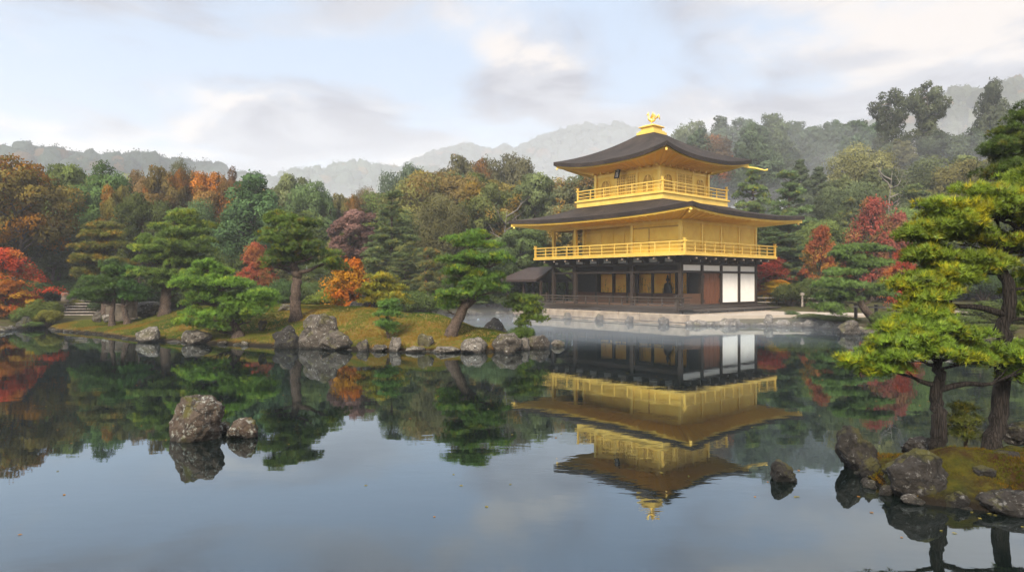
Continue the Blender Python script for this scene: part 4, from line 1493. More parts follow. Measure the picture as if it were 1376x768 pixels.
def put_rock(label, px, d, wpx, hpx, mat_, seed, z=0.0, group=None, flat=0.0, dep=0.8, rot=None, name="rock", sub=4, facets=11):
    w = wpx / F * d
    h = hpx / F * d
    o = link(name, rock_mesh(name, w, w * dep, h, seed, M[mat_], flat, sub, facets))
    o.location = (gx(px, d), d, z)
    o.rotation_euler = (0, 0, rot if rot is not None else (seed * 1.3) % 0.8 - 0.4)
    tag(o, label, "rock", group)
    return o


# standing in the water
put_rock("largest boulder standing alone in the open pond, brown crown with pale lichen", 264, 9.9, 74, 58, 'rock_lichen', 16, 0, None, 0.12, 0.85, 0.1, "boulder", 5, 8)
put_rock("low dark lichen-spotted rock just beside the big lone boulder in the pond", 329, 10.0, 46, 27, 'rock_lichen', 17, 0, None, 0.1, 0.8, 0.2, "boulder", 5)
put_rock("mossy wedge of stone squeezed between the two boulders in the open pond", 302, 10.25, 16, 16, 'rock_lichen', 19, 0, None, 0, 0.8, 0.2, "boulder", 4)
put_rock("small dark pointed rock alone in the water off the islet", 1050, 7.8, 38, 27, 'rock_dark', 12, 0, None, 0, 0.9, 0.3, "boulder", 5)
put_rock("small pale rock alone in the water off the tip of the moss mound", 750, 24.0, 19, 9, 'rock_pale', 14, 0, None, 0.2)
# along the front of the moss mound
mound_rocks = [
    ("squarish grey rock at the water under the yellow-green moss bank", 200, 26.0, 36, 20, 'rock_pale', 21, .02, .15),
    ("flat-topped grey slab of rock leaning at the waterline behind the bushy leaning pine", 265, 25.2, 40, 18, 'rock_pale', 22, .02, .2),
    ("dark sloping rock at the water, against the biggest boulder of the mound", 384, 23.7, 44, 30, 'rock_dark', 23, 0, 0),
    ("big round-topped grey boulder on the mound shore below the tall straight pine", 428, 23.6, 58, 46, 'rock', 24, .02, 0),
    ("broad lichened boulder in front of the round-topped boulder", 449, 23.0, 50, 27, 'rock', 25, 0, .15),
    ("dark little stump of rock on the moss between pine and boulders", 353, 25.6, 13, 11, 'rock_dark', 26, .55, 0),
    ("small dark rock at the water left of the pale upright stone", 488, 22.6, 19, 15, 'rock', 27, 0, 0),
    ("low flat grey stone lying beside the pale upright stone", 511, 22.5, 24, 9, 'rock', 28, 0, .2),
    ("pale upright block of stone on the mound shore below the small pine", 531, 22.3, 20, 20, 'rock_pale', 29, 0, .25),
    ("low pale flat stones at the waterline below the leaning brown rock", 557, 22.2, 28, 8, 'rock_pale', 30, 0, .3),
    ("brown and white rock leaning on the moss right of the pale upright stone", 572, 22.5, 23, 20, 'rock', 31, .1, .1),
    ("long low pale kerb of rock at the waterline beside the pale dome rock", 600, 22.1, 40, 8, 'rock_pale', 32, 0, .4),
    ("smooth pale dome of rock at the water below the leaning pine", 638, 22.1, 40, 20, 'rock_pale', 33, 0, .1),
    ("wide mossy rock at the water near the tip of the mound", 680, 22.4, 46, 25, 'rock', 34, 0, .2),
    ("small round dark rock in the shallows before the wide mossy rock", 684, 21.5, 18, 10, 'rock', 35, 0, 0),
    ("narrow yellowish rock between the wide mossy rock and the rock at the tip", 705, 22.9, 16, 17, 'rock_pale', 36, 0, 0),
    ("brown rounded rock at the very tip of the moss mound", 723, 23.4, 34, 18, 'rock', 37, 0, .1),
    ("dark slanting boulder half hidden behind the low spreading pine at the tip", 667, 27.6, 42, 28, 'rock_dark', 38, .0, 0),
    ("pale pile of rock on the mound behind the small pine", 484, 29.5, 30, 14, 'rock_pale', 39, 1.05, .1),
    ("smaller pale rock on top of the pale pile behind the small pine", 493, 29.8, 16, 12, 'rock_pale', 40, 1.35, .1),
    ("pale low rock on the grass behind the foot of the tall straight pine", 385, 28.6, 22, 9, 'rock_pale', 41, 1.1, .2),
    ("pale row of rock at the far edge of the mound left of the leaning trunk", 566, 31.0, 34, 8, 'rock_pale', 42, .55, .3),
    ("brown boulder like a low wall behind the pair of small pines", 200, 33.0, 38, 17, 'rock', 43, .75, .3),
    ("grey rock by the foot of the stone steps", 131, 34.0, 14, 12, 'rock', 44, .35, .1),
    ("pale grey rock between the stone steps and the twin pine trunks", 143, 33.6, 14, 8, 'rock_pale', 45, .4, .1),
]
for lab, px, d, w, h, m_, sd_, z, fl in mound_rocks:
    put_rock(lab, px, d, w, h, m_, sd_, z, None, fl)
sh = [rock_mesh("shore_stone", 0.5, 0.42, 0.3, 60 + i, M['rock'] if i % 2 else M['rock_pale'], 0.1, 3) for i in range(5)]
rngs = random.Random(8)


def shore_stones(path, n, group, label, smin, smax, z=-0.06):
    path = [Vector((x, y, 0)) for x, y in path]
    seg = [(a, b, (b - a).length) for a, b in zip(path[:-1], path[1:])]
    tot = sum(s[2] for s in seg)
    for i in range(n):
        t = (i + rngs.uniform(0.1, 0.9)) / n * tot
        for a, b, ln in seg:
            if t <= ln:
                p = a.lerp(b, t / ln)
                break
            t -= ln
        o = link("shore_stone", sh[rngs.randrange(5)])
        s = rngs.uniform(smin, smax)
        o.location = (p.x + rngs.uniform(-0.1, 0.1), p.y + rngs.uniform(-0.1, 0.1), z)
        o.scale = (s * rngs.uniform(0.7, 1.7), s, s * rngs.uniform(0.4, 1.0))
        o.rotation_euler = (0, 0, rngs.uniform(0, 6.28))
        tag(o, label, "stone", group)


shore_stones(MOUND[0:10], 40, "small stones edging the moss mound", "small stone edging the mossy shore of the pine mound", 0.3, 0.85)
shore_stones(MOUND[10:16], 22, "small stones edging the mound tip", "small stone at the waterline of the mound below the leaning pine", 0.3, 0.7)
shore_stones([(9.4, 35.55), g(1030, 35.3), g(1085, 34.5), g(1130, 32.4)], 30, "stones edging the shore past the pavilion", "grey stone in the low shore wall to the right of the pavilion", 0.9, 1.9)
shore_stones([g(1130, 32.4), g(1165, 29.9), g(1215, 27.4), g(1300, 26.4), g(1376, 25.4)], 22, "stones under the right bank", "grey stone at the foot of the right bank behind the near pines", 0.7, 1.6)
shore_stones([g(-60, 30), g(0, 31.4), g(40, 33.9)], 12, "stones under the red maple", "grey stone at the water below the red maple", 0.7, 1.5)
shore_stones([g(575, 41), g(600, 45.4), g(650, 48.4), g(690, 49.3)], 14, "stones on the misty far shore", "pale stone on the misty far shore behind the leaning pine", 0.8, 1.6)
for i, px in enumerate((757, 790, 830, 866, 905)):
    t = (px - 735) / (922 - 735)
    p = Lw(-6.3 + 13.0 * t ** 0.85, -6.38)
    o = link("shore_stone", rock_mesh("shore_stone", 0.62, 0.5, 0.42, 80 + i, M['rock'], 0.1, 4))
    o.location = (p.x, p.y, 0)
    tag(o, "dark grey rock set against the pale slabs under the pavilion veranda", "stone", "rocks along the pavilion embankment")
put_rock("large lichened rock at the water below the leaning bank pine", 1140, 29.5, 36, 20, 'rock', 50, 0, None, 0.1)
put_rock("squared grey stone at the corner of the sand beside the pavilion", 1033, 35.2, 16, 15, 'rock_pale', 51, .05, None, 0.3)
put_rock("dark rock under the green shrubs left of the stone steps", 34, 33.0, 28, 16, 'rock_dark', 52, .05, None, 0.1)
# the near islet
islet_rocks = [
    ("tallest dark rock standing at the islet's left end, grey on its pond side", 1147, 8.35, 66, 56, 'rock_dark', 64, 0.0, 0.0, 5),
    ("tilted reddish rock between the tall dark rock and the biggest boulder of the islet", 1170, 7.9, 36, 34, 'rock_dark', 62, 0.0, 0, 5),
    ("biggest sloping grey boulder of the islet, under the nearer trunk", 1222, 7.35, 106, 62, 'rock_islet', 63, 0.0, .05, 5),
    ("pale grey stone behind the biggest islet boulder, beside the nearer trunk", 1232, 8.45, 44, 24, 'rock_islet', 61, .14, .1, 5),
    ("small furrowed rock in the moss at the islet's front edge", 1286, 6.9, 38, 20, 'rock_islet', 65, 0.0, 0, 5),
    ("long low rock at the waterline of the islet's front edge", 1362, 6.75, 90, 28, 'rock_islet', 66, 0.0, .1, 5),
    ("dark flat rock half sunk in the islet moss below the farther trunk", 1350, 7.6, 54, 22, 'rock_dark', 67, .22, .1, 5),
    ("pale pebble-like stone in the moss right of the biggest boulder", 1292, 7.5, 34, 14, 'rock_islet', 68, .26, .2, 4),
    ("big grey rock behind the moss right of the farther trunk", 1368, 8.6, 56, 24, 'rock_islet', 69, .28, .1, 5),
    ("brown stone lying in the moss between the two trunks", 1322, 7.2, 34, 14, 'rock_dark', 70, .22, .2, 4),
]
for lab, px, d, w, h, m_, sd_, z, fl, sb in islet_rocks:
    put_rock(lab, px, d, w, h, m_, sd_, z, None, fl, 0.8, None, "rock", sb)
shore_stones(ISLET[1:7], 14, "pebbles at the islet edge", "small dark pebble at the waterline of the near islet", 0.18, 0.42, -0.01)


# moss tufts as ground cover
def tufts(name, poly, fn, ns, seed, n, L, color, mat_='leaf', edge=0.05, w=0.02):
    p = np.array(poly)
    rng = np.random.default_rng(seed)
    q = rng.uniform(p.min(0), p.max(0), (n * 3, 2))
    s = sdf(q, poly)
    q = q[s > edge][:n]
    z = surface_z(fn, poly, q[:, 0], q[:, 1], ns, {0.5: 11, 1.4: 23}[ns])
    cen = np.stack([q[:, 0], q[:, 1], z - 0.005], 1)
    pn = patch_noise(cen, 0.8 if L > 0.05 else 2.2, seed) + rng.normal(0, 0.12, len(cen))
    t = np.ones((len(cen), 3))
    m1 = sstep(-0.15, 0.3, pn)[:, None]
    t = t * (1 - m1) + np.array([1.7, 0.92, 0.95]) * m1
    m2 = sstep(0.05, 0.35, patch_noise(cen, 0.5 if L > 0.05 else 1.5, seed + 7))[:, None]
    t = t * (1 - m2) + t * np.array([0.42, 0.68, 0.7]) * m2
    V, Fc, T, D = needles(cen, np.tile([0, 0, 1.0], (len(cen), 1)), 4, L, w, 0.55, rng, t)
    o = link(name, np_mesh(name, V, Fc, T, M[mat_], False, D))
    o.color = (*color, 1)
    tag(o, kind='stuff')


tufts("mound_grass", MOUND, mound_h, 0.5, 31, 60000, 0.07, (0.105, 0.118, 0.02), edge=0.12, w=0.025)
tufts("islet_grass", ISLET, islet_h, 1.4, 33, 60000, 0.036, (0.065, 0.062, 0.008), edge=0.03, w=0.009)


def floating_leaves():
    rng = np.random.default_rng(12)
    p = np.concatenate([np.stack([rng.uniform(-9, 9, 130), rng.uniform(6.0, 22, 130)], 1), np.stack([rng.normal(5.2, 1.2, 60), rng.normal(6.6, 0.7, 60)], 1), np.stack([rng.uniform(-22, 3, 120), rng.uniform(20, 31, 120)], 1)])
    ok = (sdf(p, MOUND) < -0.1) & (sdf(p, ISLET) < -0.08) & (sdf(p, POND) > 0.1)
    p = p[ok]
    cen = np.stack([p[:, 0], p[:, 1], np.full(len(p), 0.004)], 1)
    up = np.tile([0, 0, 1.0], (len(p), 1))
    t = np.where(rng.uniform(0, 1, (len(p), 1)) < 0.5, np.array([[1.0, 1.0, 1.0]]), np.array([[0.7, 1.2, 1.0]]))
    V, Fc, T, D = leaves(cen, up, 0.05, 0.03, 0.05, rng, t)
    o = link("fallen_leaves", np_mesh("fallen_leaves", V, Fc, T, M['leaf'], False, D))
    o.color = (0.28, 0.14, 0.04, 1)
    tag(o, kind='stuff')


floating_leaves()

# ------------------------------------------------------------------ small built things
def box_thing(name, label, cat, parts, loc, rz=0.0, group=None):
    o = empty(name, loc, rz, label, cat, group)
    for nm, mb, m_ in parts:
        mb.build(nm, m_, o)
    return o


def build_steps():
    o = empty("stone_steps", (gx(98, 36.6), 36.6, 0.15), rad(4), "flight of pale stone steps climbing from the pond into the dark wood", "steps")
    for i in range(8):
        w = 1.05 - i * 0.045
        xo = -0.12 * i
        MB().box(-w + xo, w + xo, i * 0.42, i * 0.42 + 0.5, -0.015 + i * 0.148, 0.05 + i * 0.148).build("step", M['stepstone'], o, False, 0.02)
        MB().box(-w + xo + 0.03, w + xo - 0.03, i * 0.42 + 0.09, i * 0.42 + 0.5, -0.5 + i * 0.148, -0.018 + i * 0.148).build("riser", M['rock_dark'], o)  # dark colour paints in the shade line below each tread
    for s in (-1, 1):
        mb = MB()
        for i in range(8):
            w = 1.05 - i * 0.045
            x = -0.12 * i + s * (w + 0.14)
            mb.box(x - 0.12, x + 0.12, i * 0.42 - 0.05, i * 0.42 + 0.36, -0.4 + i * 0.148, 0.16 + i * 0.148)
        mb.build("side_stones", M['rock'], o, False, 0.04)
    p = MB().tube([(0, 0, -0.1), (0, 0, 0.06), (0, 0, 0.12), (0, 0, 0.36), (0, 0, 0.44)], [0.2, 0.2, 0.16, 0.19, 0.15], 8)
    q = p.build("stone_post", M['stone'], None)
    q.location = (gx(87, 40.2), 40.2, 1.25)
    tag(q, "squat pale stone post at the top of the stone steps", "post")


build_steps()
for px, h, lab in ((176, 16, "pale squared stone post behind the right-hand trunk of the twin pines"), (181.5, 13, "thin white stone marker beside the squared stone post")):
    d = 32.2
    w = 0.16 if px < 180 else 0.07
    o = MB().box(-w, w, -w, w, -0.3, h / F * d + 0.05).box(-w * 0.8, w * 0.8, -w * 0.8, w * 0.8, h / F * d + 0.05, h / F * d + 0.1).build("stone_post", M['stone'])
    o.location = (gx(px, d), d, 0.9)
    tag(o, lab, "post")
o = MB().box(-0.75, 0.75, -0.14, 0.14, -0.3, 0.5).box(-0.8, 0.8, -0.18, 0.18, 0.5, 0.58).build("stone_wall", M['wallstone'], None, False, 0.02)
o.location = (gx(164, 34.0), 34.0, 0.62)
tag(o, "short pale stone wall seen between the trunks of the twin pines", "wall")


def rail_fence(name, label, p0, p1, z0, h, n, mat_rail, mat_post, rails, pw=0.06, rw=0.05, group=None):
    a, b = Vector((*p0, 0)), Vector((*p1, 0))
    o = empty(name, ((a.x + b.x) / 2, (a.y + b.y) / 2, z0), math.atan2(b.y - a.y, b.x - a.x), label, "fence", group)
    ln = (b - a).length
    for i in range(n):
        x = -ln / 2 + ln * i / (n - 1)
        MB().box(x - pw, x + pw, -pw, pw, -0.3, h).box(x - pw * 1.2, x + pw * 1.2, -pw * 1.2, pw * 1.2, h, h + 0.04).build("post", mat_post, o)
    for q in rails:
        MB().box(-ln / 2 - 0.1, ln / 2 + 0.1, -pw - rw, -pw - 0.003, h * q - rw, h * q + rw).build("rail", mat_rail, o)
    return o


palewood = surf("pale_rail_wood", (0.22, 0.195, 0.17), 0.8, 0, 0.2, 12, 0.2, 4)
rail_fence("bamboo_fence", "low pale bamboo fence on the bank beside the pavilion's white panels", g(1012, 45.5), g(1100, 43.5), 0.55, 0.75, 6, palewood, M['wood'], (0.55, 0.95), 0.04, 0.03)
rail_fence("wooden_fence", "pale plank fence with dark posts glimpsed beneath the big near pine", g(1222, 30.5), g(1312, 30.0), 0.55, 0.72, 4, palewood, M['black'], (0.30, 0.6, 0.92), 0.11, 0.055)
rail_fence("log_fence", "dark low log fence on the bank right of the leaning bank pine", g(1150, 33.0), g(1206, 31.5), 0.55, 0.62, 3, palewood, M['wood'], (0.88,), 0.06, 0.04)
o = MB().tube([(0, 0, -0.2), (0, 0, 0.5), (0, 0, 0.52), (0, 0, 0.66), (0, 0, 0.7)], [0.07, 0.06, 0.13, 0.13, 0.02], 6).build("stone_lantern", M['stepstone'])
o.location = (gx(1078, 42.5), 42.5, 0.95)
tag(o, "small grey stone lantern rising above the bamboo fence", "lantern")


# ------------------------------------------------------------------ garden pines, each grown to its own shape
def garden_pine(label, seed, d, base, zb, trunk_px, r_px, tiers_px, color, deep=0.85, dens=150, K=9, L=0.12, w=0.016, yellow=0.0, orange=0.0,
                name="garden_pine", cat="pine tree", group=None, bark='bark', ybase=(1.9, 1.35, 0.5), twigs=3, spread=0.55, lobes=9, puff=0.46, zj=0.5):
    """trunk and tiers are measured on the photograph at the tree's distance and built in metres round its base"""
    s = d / F
    bx, by = base
    rng = random.Random(seed)

    def X(px):
        return gx(px, d) - bx

    def Z(py):
        return CAMH + (HZ - py) * s - zb
    tr = [Vector((0, 0, 0))] + [Vector((X(px), rng.uniform(-0.12, 0.12) * deep, Z(py))) for px, py in trunk_px]
    tiers = []
    for (py, x0, x1, n, pr, th) in tiers_px:
        rx = (x1 - x0) * 0.5 * s
        tiers.append((Z(py), X((x0 + x1) / 2), rng.uniform(-0.15, 0.15) * rx, rx, max(rx * deep, pr * s), n, pr * s, th * s))
    cr, mb = pine(seed, tr, r_px * s, tiers, dens, K, L, w, yellow, orange, spread, None, twigs, ybase, 12 if d < 12 else 9, lobes, puff, zj)
    return put_tree(name, label, cat, group, (bx, by, zb), cr, mb.mesh("pine_trunk", M[bark], True), color)


GP = (0.085, 0.15, 0.022)      # garden pine green
x, y = g(605, 23.6)
garden_pine("dense green pine with an S-bent trunk leaning on the tip of the moss mound", 101, 23.6, (x, y), mz(x, y), [(622, 415), (637, 398), (640, 375), (634, 350), (632, 325)], 7.8,
            [(318, 606, 660, 5, 17, 15), (331, 592, 676, 6, 19, 14), (350, 586, 690, 8, 21, 15), (367, 588, 684, 8, 21, 16), (383, 592, 692, 9, 22, 17), (400, 578, 668, 6, 19, 15), (408, 580, 630, 4, 17, 14)],
            (0.085, 0.155, 0.02), 0.8, 230, 9, 0.13, 0.017, yellow=0.16, orange=0.25)
x, y = g(397, 27.0)
garden_pine("tall pine with a thick straight trunk and spreading crown amid the moss mound", 102, 27.0, (x, y), mz(x, y), [(398, 395), (399, 373), (396, 360), (392, 340), (388, 315), (384, 300)], 7.6,
            [(296, 352, 392, 5, 15, 12), (304, 350, 436, 8, 19, 13), (322, 342, 440, 9, 20, 14), (336, 345, 458, 10, 20, 14), (350, 338, 420, 7, 20, 13), (356, 425, 466, 4, 17, 12)],
            (0.08, 0.15, 0.022), 0.8, 210, 9, 0.13, 0.018, yellow=0.12, orange=0.35)
x, y = g(320, 25.4)
garden_pine("bright green bushy pine leaning low over the water at the mound's edge", 103, 25.4, (x, y), max(mz(x, y), 0.1), [(318, 448), (312, 436), (300, 425), (297, 408), (292, 385), (285, 368)], 8,
            [(360, 252, 315, 6, 18, 14), (374, 230, 330, 8, 20, 15), (388, 226, 345, 9, 21, 15), (397, 320, 376, 6, 19, 15), (404, 236, 350, 9, 21, 16), (415, 300, 376, 7, 18, 15), (424, 236, 345, 8, 20, 16), (436, 250, 325, 6, 16, 13)],
            (0.115, 0.22, 0.025), 0.8, 220, 9, 0.13, 0.018, yellow=0.02)
x, y = g(221, 32.0)
garden_pine("broad many-tiered green pine rising behind the bushy waterside pine", 104, 32.0, (x, y), mz(x, y), [(221, 400), (224, 370), (230, 340), (232, 312), (236, 296)], 7.5,
            [(293, 225, 268, 5, 18, 12), (306, 196, 292, 9, 20, 13), (322, 182, 296, 10, 21, 14), (338, 178, 292, 10, 21, 14), (352, 176, 290, 9, 21, 14), (368, 182, 282, 8, 20, 14), (384, 190, 262, 5, 18, 13)],
            (0.105, 0.18, 0.03), 0.8, 170, 9, 0.15, 0.022, yellow=0.08)
x, y = g(140, 37.5)
garden_pine("brownish olive pine with flat open tiers behind the twin pines", 105, 37.5, (x, y), max(mz(x, y), gz(x, y)), [(140, 400), (139, 370), (141, 340), (142, 315), (140, 305)], 5,
            [(303, 112, 166, 6, 15, 9), (318, 102, 172, 7, 16, 10), (334, 98, 178, 8, 17, 11), (352, 90, 180, 9, 17, 11), (370, 88, 176, 8, 17, 11)],
            (0.13, 0.135, 0.025), 0.8, 130, 9, 0.17, 0.026, yellow=0.16, ybase=(2.0, 1.15, 0.5))
x, y = g(150, 31.0)
garden_pine("small dark pine with a straight trunk, left one of the twin pines by the steps", 106, 31.0, (x, y), mz(x, y), [(150, 420), (152, 400), (153, 380)], 4.2,
            [(364, 128, 178, 6, 17, 13), (378, 108, 176, 8, 18, 14), (393, 104, 168, 8, 18, 14), (403, 112, 158, 4, 15, 11)], (0.06, 0.12, 0.022), 0.8, 180, 9, 0.15, 0.02)
x, y = g(172, 31.3)
garden_pine("small dark pine with a slanting trunk, right one of the twin pines by the steps", 107, 31.3, (x, y), mz(x, y), [(168, 418), (165, 405), (170, 385)], 4.5,
            [(370, 160, 200, 5, 16, 13), (386, 150, 204, 6, 17, 14), (399, 156, 198, 5, 16, 12)], (0.06, 0.12, 0.022), 0.8, 180, 9, 0.15, 0.02)
x, y = g(522, 23.6)
garden_pine("very small soft green pine on the moss above the pale upright stone", 108, 23.6, (x, y), mz(x, y), [(521, 443), (519, 430), (521, 415)], 2.2,
            [(409, 506, 536, 5, 11, 9), (420, 499, 545, 6, 12, 10), (434, 498, 542, 6, 12, 10), (442, 508, 536, 3, 10, 8)], (0.09, 0.17, 0.03), 0.85, 260, 9, 0.10, 0.013)
x, y = g(505, 29.0)
garden_pine("yellow-green cloud pine beside the orange maple at the back of the mound", 109, 29.0, (x, y), mz(x, y), [(503, 415), (500, 400), (507, 385), (512, 378)], 4.0,
            [(375, 490, 540, 6, 13, 9), (386, 476, 546, 7, 14, 10), (397, 472, 548, 8, 14, 10), (409, 480, 550, 6, 14, 10)], (0.20, 0.21, 0.018), 0.8, 170, 9, 0.14, 0.019, yellow=0.2, ybase=(1.7, 1.25, 0.5))
x, y = g(698, 24.6)
garden_pine("low spreading green pine at the water's edge near the mound's tip", 110, 25.0, (x, y), max(mz(x, y), 0.15), [(699, 432), (706, 422), (708, 408)], 3.6,
            [(402, 684, 730, 6, 14, 10), (413, 674, 732, 7, 15, 11), (424, 694, 737, 5, 14, 10), (432, 686, 716, 3, 12, 9)], (0.10, 0.18, 0.025), 0.85, 230, 9, 0.12, 0.016, yellow=0.03)
x, y = g(1180, 31.5)
garden_pine("green tiered pine with a leaning bare trunk on the bank right of the pavilion", 111, 31.5, (x, y), gz(x, y), [(1172, 425), (1160, 412), (1152, 395), (1150, 375), (1147, 350)], 6.5,
            [(334, 1118, 1192, 7, 17, 9), (346, 1106, 1170, 6, 17, 10), (356, 1135, 1196, 6, 17, 10), (368, 1100, 1168, 6, 17, 11), (384, 1086, 1176, 8, 18, 11), (400, 1092, 1170, 6, 17, 11), (414, 1088, 1140, 5, 16, 11), (392, 1160, 1205, 5, 17, 11)],
            (0.10, 0.185, 0.04), 0.8, 180, 9, 0.15, 0.02)
x, y = g(585, 41.5)
garden_pine("pale olive pine with a reddish understorey on the far shore behind the leaning pine", 112, 42.0, g(575, 42.0), 0.6, [(577, 400), (572, 370), (574, 345)], 4,
            [(342, 560, 600, 5, 13, 9), (356, 555, 612, 7, 14, 10), (372, 552, 610, 7, 14, 10), (388, 556, 600, 5, 14, 10)], (0.11, 0.12, 0.04), 0.8, 110, 9, 0.18, 0.03, orange=0.4)

# the near islet's pines
x, y = 5.06, 8.0
garden_pine("nearer black-trunked pine with one wide yellow-green canopy low over the water", 201, 8.0, (x, y), iz(x, y), [(1257, 570), (1256, 535), (1255, 500), (1252, 470), (1250, 448)], 11.0,
            [(436, 1190, 1305, 10, 27, 20), (452, 1160, 1320, 14, 27, 20), (468, 1140, 1330, 18, 28, 20), (486, 1128, 1230, 10, 26, 18), (484, 1270, 1345, 8, 26, 18), (480, 1320, 1440, 11, 28, 20), (500, 1345, 1420, 6, 25, 16), (498, 1150, 1200, 4, 20, 14)],
            (0.13, 0.19, 0.018), 0.75, 1000, 11, 0.074, 0.0075, yellow=0.16, orange=0.08, bark='bark_dark', ybase=(1.75, 1.2, 0.5), twigs=5, spread=0.55, lobes=12, puff=0.62, zj=0.55)
x, y = 5.8, 8.15
garden_pine("farther islet pine, tall grey trunk forking under broad golden-green tiers", 202, 8.35, (x, y), iz(x, y), [(1330, 560), (1333, 500), (1332, 440), (1338, 390), (1328, 352), (1345, 322), (1366, 300), (1378, 262)], 11.5,
            [(252, 1320, 1440, 11, 30, 18), (270, 1262, 1400, 13, 30, 18), (290, 1220, 1350, 13, 30, 18), (296, 1330, 1460, 11, 32, 20), (314, 1196, 1318, 13, 29, 18), (330, 1320, 1450, 11, 32, 20), (358, 1230, 1335, 11, 29, 18), (374, 1190, 1312, 15, 29, 19), (392, 1184, 1284, 10, 27, 17), (382, 1340, 1460, 11, 32, 22), (408, 1192, 1262, 6, 24, 15), (418, 1362, 1460, 8, 30, 20), (345, 1205, 1260, 5, 26, 14)],
            (0.14, 0.18, 0.018), 0.75, 950, 11, 0.076, 0.0078, yellow=0.18, orange=0.12, bark='bark_dark', ybase=(1.8, 1.2, 0.5), twigs=5, spread=0.55, lobes=12, puff=0.62, zj=0.55)
x, y = g(1432, 12.2)
garden_pine("dark green pine reaching in high above the golden-green islet pine", 203, 12.2, (x, y), 0.3, [(1432, 420), (1420, 330), (1425, 250), (1412, 190), (1405, 150)], 12,
            [(152, 1352, 1440, 5, 30, 18), (182, 1338, 1450, 7, 32, 20), (208, 1318, 1420, 7, 32, 20), (236, 1312, 1440, 8, 32, 20), (262, 1350, 1480, 6, 34, 22), (300, 1380, 1500, 6, 34, 22)],
            (0.05, 0.085, 0.014), 0.7, 700, 10, 0.085, 0.008, yellow=0.08, orange=0.3, bark='bark_dark', twigs=4)
x, y = g(1296, 8.45)
garden_pine("low olive seedling pine growing between the two islet trunks", 204, 8.45, (x, y), iz(x, y), [(1297, 590), (1294, 572)], 3,
            [(552, 1276, 1316, 4, 16, 12), (566, 1268, 1322, 5, 17, 13), (582, 1270, 1318, 5, 16, 12)], (0.06, 0.065, 0.012), 0.8, 1200, 9, 0.05, 0.006, yellow=0.15, name="seedling_pine")

# ------------------------------------------------------------------ the wood round the pond
BL = [broadleaf(301, 10, 7.5, 0.28, 40, lr=(0.16, 0.36)), broadleaf(302, 10, 7.0, 0.22, 48, lr=(0.14, 0.32)), broadleaf(303, 10, 8.5, 0.3, 34, 26000), broadleaf(304, 10, 6.0, 0.2, 44, 20000, shape='vase', lr=(0.14, 0.3))]
BP = [broadleaf(311, 10, 7.5, 0.2, 42, patchy=0.5, ptint=(2.0, 1.15, 0.6), lr=(0.15, 0.34)), broadleaf(312, 10, 7.0, 0.25, 40, patchy=0.3, ptint=(1.9, 1.1, 0.7), lr=(0.15, 0.34))]
BC = [broadleaf(321, 10, 7.0, 0.12, 56, shape='cone', lr=(0.18, 0.34)), broadleaf(322, 10, 6.5, 0.15, 60, shape='cone', lr=(0.18, 0.34))]
CE = [cedar(331, 16, 6.0, 0.30), cedar(332, 16, 5.2, 0.38), cedar(333, 16, 5.6, 0.50, 40, 11000, 'clump'), cedar(334, 16, 5.0, 0.55, 34, 9500, 'clump')]
MP = [maple(341, 6, 6, 40, 11500, 0.14, 0.11, 0.45, (1.0, 2.3, 1.0)), maple(342, 6, 6.5, 38, 16000, patchy=0.6), maple(343, 5.5, 5.5, 34, 15000, patchy=0.3, ptint=(1.0, 1.5, 1.0))]
SH = [shrub(351), shrub(352, 2.2, 1.3, 16), shrub(353, 1.8, 1.5, 14)]
DT = [deadtree(361), deadtree(362)]


def layered(seed, H=11.0, W=7.5, tiers=9, color_y=0.05):
    rng = np.random.default_rng(seed)
    tl = []
    for i in range(tiers):
        t = i / (tiers - 1)
        z = H * (0.22 + 0.74 * t)
        rx = W * 0.5 * (1 - 0.8 * t ** 1.3)
        tl.append((z, rng.normal(0, 0.15), rng.normal(0, 0.15), rx, rx, max(3, int(15 * (1 - 0.65 * t))), 0.85 - 0.3 * t, 0.6))
    cr, mb = pine(seed, [Vector((0, 0, 0)), Vector((0.15, 0, H * 0.3)), Vector((-0.1, 0.1, H * 0.6)), Vector((0.05, 0, H * 0.93))], 0.22, tl, 62, 8, 0.24, 0.05, color_y, 0.0, 0.6, 0.05, 1, zj=0.9, puff=0.6)
    return cr, mb.mesh("pine_trunk", M['bark'], True)


LP = [layered(371), layered(372, 10, 8.0, 8), layered(373, 11, 6.5, 10)]
NAT = {}


def natural(mesh):
    if mesh.name not in NAT:
        co = np.empty(len(mesh.vertices) * 3, dtype=np.float32)
        mesh.vertices.foreach_get('co', co)
        co = co.reshape(-1, 3)
        NAT[mesh.name] = (float(np.percentile(co[:, 2], 99.7)), float(np.percentile(co[:, 0], 99) - np.percentile(co[:, 0], 1)))
    return NAT[mesh.name]


rt = random.Random(77)


def wood_tree(proto, px, ytop, wpx, d, color, label, name="broadleaf_tree", cat="tree", group=None, zb=None, minh=1.5):
    cr, tr = proto
    x = gx(px, d)
    if cat != 'maple tree' and max(color) < 0.13 and color not in (DG, MG):
        color = tuple(c * 1.5 for c in color)
    zb = gz(x, d) if zb is None else zb
    top = CAMH + (HZ - ytop) / F * d
    H, W = natural(cr if cr else tr)
    h = max(minh, top - zb)
    w = wpx / F * d
    sz = h / H
    sx = w / W
    return put_tree(name, label, cat, group, (x, d, zb), cr, tr, color, rt.uniform(0, 6.28), (sx, sx, sz))


